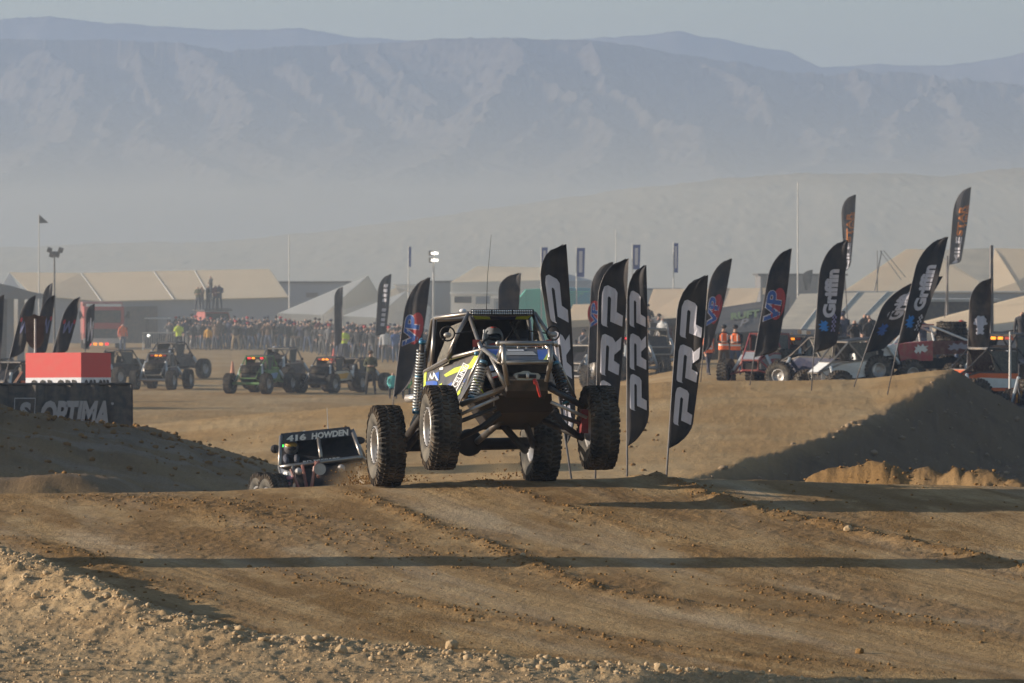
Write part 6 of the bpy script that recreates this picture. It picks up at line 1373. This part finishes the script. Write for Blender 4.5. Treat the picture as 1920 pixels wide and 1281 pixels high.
# ------------------------------------------------------------------ loose stones and clods
ROCKC = M('pale_stone', (.47, .345, .21), .9, dust=.6, dc=(.36, .24, .12), sc=12, spec=.15); CLOD = M('earth_clod', (.20, .110, .04), .95, dust=.5, dc=(.29, .175, .07), sc=12, spec=.1)
def ico():
    bm = bmesh.new(); bmesh.ops.create_icosphere(bm, subdivisions=1, radius=1); V = np.array([v.co[:] for v in bm.verts]); Fc = np.array([[v.index for v in f.verts] for f in bm.faces]); bm.free(); return V, Fc
IV, IF = ico()
def scatter(name, pts, sizes, mat, seed=0, zoff=.25):
    rng = np.random.default_rng(seed); n_ = len(pts); V = np.repeat(IV[None], n_, 0)
    V = V * (1 + rng.uniform(-.28, .28, (n_, len(IV), 1))); V = V * np.stack([rng.uniform(.8, 1.3, n_), rng.uniform(.7, 1.2, n_), rng.uniform(.5, .9, n_)], -1)[:, None, :]
    a = rng.uniform(0, 6.28, n_); c_, s_ = np.cos(a)[:, None], np.sin(a)[:, None]; X = V[..., 0] * c_ - V[..., 1] * s_; Y = V[..., 0] * s_ + V[..., 1] * c_
    V = np.stack([X, Y, V[..., 2]], -1) * sizes[:, None, None]
    base = np.stack([pts[:, 0], pts[:, 1], gz_at(pts[:, 0], pts[:, 1]) + sizes * zoff], -1); V = V + base[:, None, :]
    Q = (IF[None] + (np.arange(n_) * len(IV))[:, None, None]).reshape(-1, 3).astype(np.int32); V = V.reshape(-1, 3).astype(np.float32)
    me = bpy.data.meshes.new(name); me.vertices.add(len(V)); me.vertices.foreach_set('co', V.ravel()); me.loops.add(Q.size); me.loops.foreach_set('vertex_index', Q.ravel())
    me.polygons.add(len(Q)); me.polygons.foreach_set('loop_start', np.arange(0, Q.size, 3, dtype=np.int32)); me.update(calc_edges=True); me.materials.append(mat)
    o = bpy.data.objects.new(name, me); col.objects.link(o); o['kind'] = 'stuff'; return o
def gz_at(x, y):
    keep = dict(FIELD); z = ground_z(np.asarray(x, float), np.asarray(y, float)); FIELD.update(keep); return z
rng = np.random.default_rng(3)
def in_rock(n_):
    y = rng.uniform(46.5, 68, n_ * 4); x = rng.uniform(-.11, .11, n_ * 4) * y; d, h, sd2 = pline(x, y, BERM); k = (sd2 < 0) | (d < .12); return np.stack([x[k], y[k]], -1)[:n_]
p0 = in_rock(9000); scatter('gravel', p0, .005 + .019 * rng.random(len(p0)) ** 6, ROCKC, 1)
# stones heaped along the berm
t = rng.random(2600); seg = rng.integers(0, len(BERM) - 1, 2600); B_ = np.array(BERM)[:, :2]; bp_ = B_[seg] * (1 - t[:, None]) + B_[seg + 1] * t[:, None] + rng.normal(0, .28, (2600, 2))
scatter('berm_gravel', bp_, .007 + .034 * rng.random(2600) ** 6, ROCKC, 2)
cl = []
for P, hw, hh in RUTS:
    A_ = np.array(P)
    for i in range(len(A_) - 1):
        L_ = np.hypot(*(A_[i + 1, :2] - A_[i, :2])); n_ = int(L_ * 75 * (A_[i, 2] + A_[i + 1, 2]) / 2 * (1.8 if hw > .4 else 1)); t = rng.random(n_)[:, None]
        cl.append(A_[i, :2] * (1 - t) + A_[i + 1, :2] * t + rng.normal(0, hw * .7, (n_, 2)))
yy = rng.uniform(46.5, 70, 2600); xx = rng.uniform(-.11, .11, 2600) * yy; d, h, sd2 = pline(xx, yy, BERM); k = (sd2 > 0) & (d > .3) & (fbm((xx - gcurve(yy)) * .9, yy * .16, 4, 33) > -.1); cl.append(np.stack([xx[k], yy[k]], -1))
cl = np.concatenate(cl); scatter('dirt_clods', cl, .004 + .022 * rng.random(len(cl)) ** 5, CLOD, 4)
# rubble on the far bank and its foot
n_ = 1600; yy = rng.uniform(112, 158, n_); xx = 3.1 + (yy - 118) * .23 + rng.uniform(-.2, 7, n_); scatter('bank_rubble', np.stack([xx, yy], -1), .012 + .09 * rng.random(n_) ** 9, M('bank_stone', (.26, .19, .12), .95, dust=.4, spec=.1), 5)
t = rng.random(900); Rb = np.array([(3.4, 77.6), (4.6, 76.8), (6.1, 75.5), (6.9, 73.6), (8.5, 72)]); seg = rng.integers(0, 4, 900); scatter('bank_clods', Rb[seg] * (1 - t[:, None]) + Rb[seg + 1] * t[:, None] + rng.normal(0, .5, (900, 2)), .006 + .028 * rng.random(900) ** 5, CLOD, 6)
# single rocks one can point at
def rock(label, u, v, r_, mat=ROCKC, grp=None):
    lo, hi = 44., 72.
    D = lo
    for D in np.arange(44.5, 71, .3):
        p = W(u, v, D)
        if Hs(p.x, D) >= p.z: break
    p = W(u, v, D); z = float(gz_at([p.x], [D])[0]); bm = bmesh.new(); bmesh.ops.create_icosphere(bm, subdivisions=2, radius=r_)
    random.seed(int(u)); off = Vector((random.random() * 9, random.random() * 9, random.random() * 9))
    for q in bm.verts:
        from mathutils import noise as mn
        q.co *= 1 + .35 * mn.noise(q.co / r_ * 1.1 + off); q.co.z *= .85
    me = bpy.data.meshes.new('rock'); bm.to_mesh(me); bm.free(); me.materials.append(mat); o = bpy.data.objects.new('rock', me); col.objects.link(o); o.location = (p.x, D, z + r_ * .45); o.rotation_euler = (0, 0, random.random() * 6)
    tag(o, label, 'rock', grp)
rock('largest pale angular rock, bottom centre on the near edge of the track', 847, 1222, .062)
rock('small pale rock just left of the largest pale rock pair', 835, 1226, .03)
rock('pale rock in the shadow band at the track centre', 980, 1050, .035)
rock('pale rock on the right-hand rut ridge', 1590, 1000, .05)
rock('dark clod right of the track centre below the shadow band', 1112, 1104, .045, CLOD)
rock('rounded pale rock in the lower left of the rocky ground', 575, 1208, .055)
rock('flat pale rock beside the rounded one near the track edge', 640, 1226, .055)
rock('pale rock on the berm crest where the berm shadow ends', 200, 1122, .045)
rock('grey rock on the slope of the berm, far left', 68, 1120, .05)
rock('pale rock in the lower left corner area', 50, 1252, .045)
rock('pale rock at the bottom left, right of the corner rock', 120, 1275, .04)
rock('brown rock at the near edge, right of the largest pale rock', 922, 1232, .045, CLOD)
rock('pale rock in a cluster by the shadow edge, bottom right of centre', 1108, 1255, .05)
rock('grey rock in the bottom shadow, right of the pale cluster', 1240, 1262, .06)
rock('small dark clod low on the track, right of centre', 885, 1171, .032, CLOD)
rock('small dark clod at the lower right of the track', 1612, 1226, .04, CLOD)
# earth thrown up by the rear wheels
def spray(name, c, n_, sp, mat, seed):
    rg = np.random.default_rng(seed); P = rg.normal(0, 1, (n_, 3)) * np.array(sp) + np.array(c); P[:, 2] = np.maximum(P[:, 2], c[2] - .3)
    s_ = .004 + .012 * rg.random(n_) ** 3; V = IV[None] * s_[:, None, None] * (1 + rg.uniform(-.3, .3, (n_, len(IV), 1))) + P[:, None, :]
    mb = MB(); 
    for i in range(n_): mb.add(V[i], [tuple(f) for f in IF])
    mb.build(name, mat, kind='stuff')
c_ = W(686, 912, 71); spray('thrown_dirt', (c_.x, 71.2, c_.z), 1300, (.20, .5, .11), CLOD, 1)
c_ = W(735, 900, 71); spray('thrown_dirt', (c_.x, 71.0, c_.z - .02), 500, (.25, .4, .05), CLOD, 2)
c_ = W(940, 900, 71); spray('thrown_dirt', (c_.x, 71.0, c_.z), 200, (.25, .3, .07), CLOD, 3)
def puff(name, c, r, d, colr):
    mb = MB(); mb.ball(c, 1, 20, 12, r); m = bpy.data.materials.new(name); m.use_nodes = True; q = m.node_tree; q.nodes.clear()
    o_ = q.nodes.new('ShaderNodeOutputMaterial'); p_ = q.nodes.new('ShaderNodeVolumePrincipled'); tc_ = q.nodes.new('ShaderNodeTexCoord'); no_ = q.nodes.new('ShaderNodeTexNoise'); no_.inputs['Scale'].default_value = 3.5; no_.inputs['Detail'].default_value = 4
    le = q.nodes.new('ShaderNodeVectorMath'); le.operation = 'LENGTH'; mp = q.nodes.new('ShaderNodeMapping'); mp.vector_type = 'POINT'
    mp.inputs['Scale'].default_value = (1 / r[0], 1 / r[1], 1 / r[2]); q.links.new(tc_.outputs['Object'], mp.inputs['Vector']); q.links.new(mp.outputs[0], le.inputs[0]); q.links.new(tc_.outputs['Object'], no_.inputs['Vector'])
    a = q.nodes.new('ShaderNodeMapRange'); a.inputs['From Min'].default_value = 1.0; a.inputs['From Max'].default_value = .2; a.inputs['To Max'].default_value = d; q.links.new(le.outputs['Value'], a.inputs['Value'])
    b2 = q.nodes.new('ShaderNodeMapRange'); b2.inputs['From Min'].default_value = .38; b2.inputs['From Max'].default_value = .62; q.links.new(no_.outputs['Fac'], b2.inputs['Value'])
    mu = q.nodes.new('ShaderNodeMath'); mu.operation = 'MULTIPLY'; q.links.new(a.outputs[0], mu.inputs[0]); q.links.new(b2.outputs[0], mu.inputs[1]); q.links.new(mu.outputs[0], p_.inputs['Density'])
    p_.inputs['Color'].default_value = (*colr, 1); q.links.new(p_.outputs[0], o_.inputs['Volume'])
    mb.v = [tuple(Vector(v) - Vector(c)) for v in mb.v]; o = mb.build(name, m, kind='stuff'); o.location = c
c_ = W(676, 906, 72.5); puff('kicked_up_dust', c_, (.50, 1.0, .34), .9, (.80, .58, .32))
c_ = W(930, 892, 72.5); puff('kicked_up_dust', c_, (.55, .9, .28), .55, (.80, .58, .32))
c_ = W(770, 902, 73.5); puff('kicked_up_dust', c_, (.9, 1.0, .22), .35, (.80, .58, .32))

t = rng.random(1500); xm = rng.uniform(-13, -3, 1500); ym = 116 + .3 * (xm + 10) + rng.normal(-1, 3.2, 1500); scatter('mound_clods', np.stack([xm, ym], -1), .012 + .075 * rng.random(1500) ** 6, CLOD, 9)
xm = rng.uniform(-12, 4, 1800); ym = rng.uniform(90, 150, 1800); scatter('basin_clods', np.stack([xm, ym], -1), .010 + .06 * rng.random(1800) ** 7, CLOD, 10)
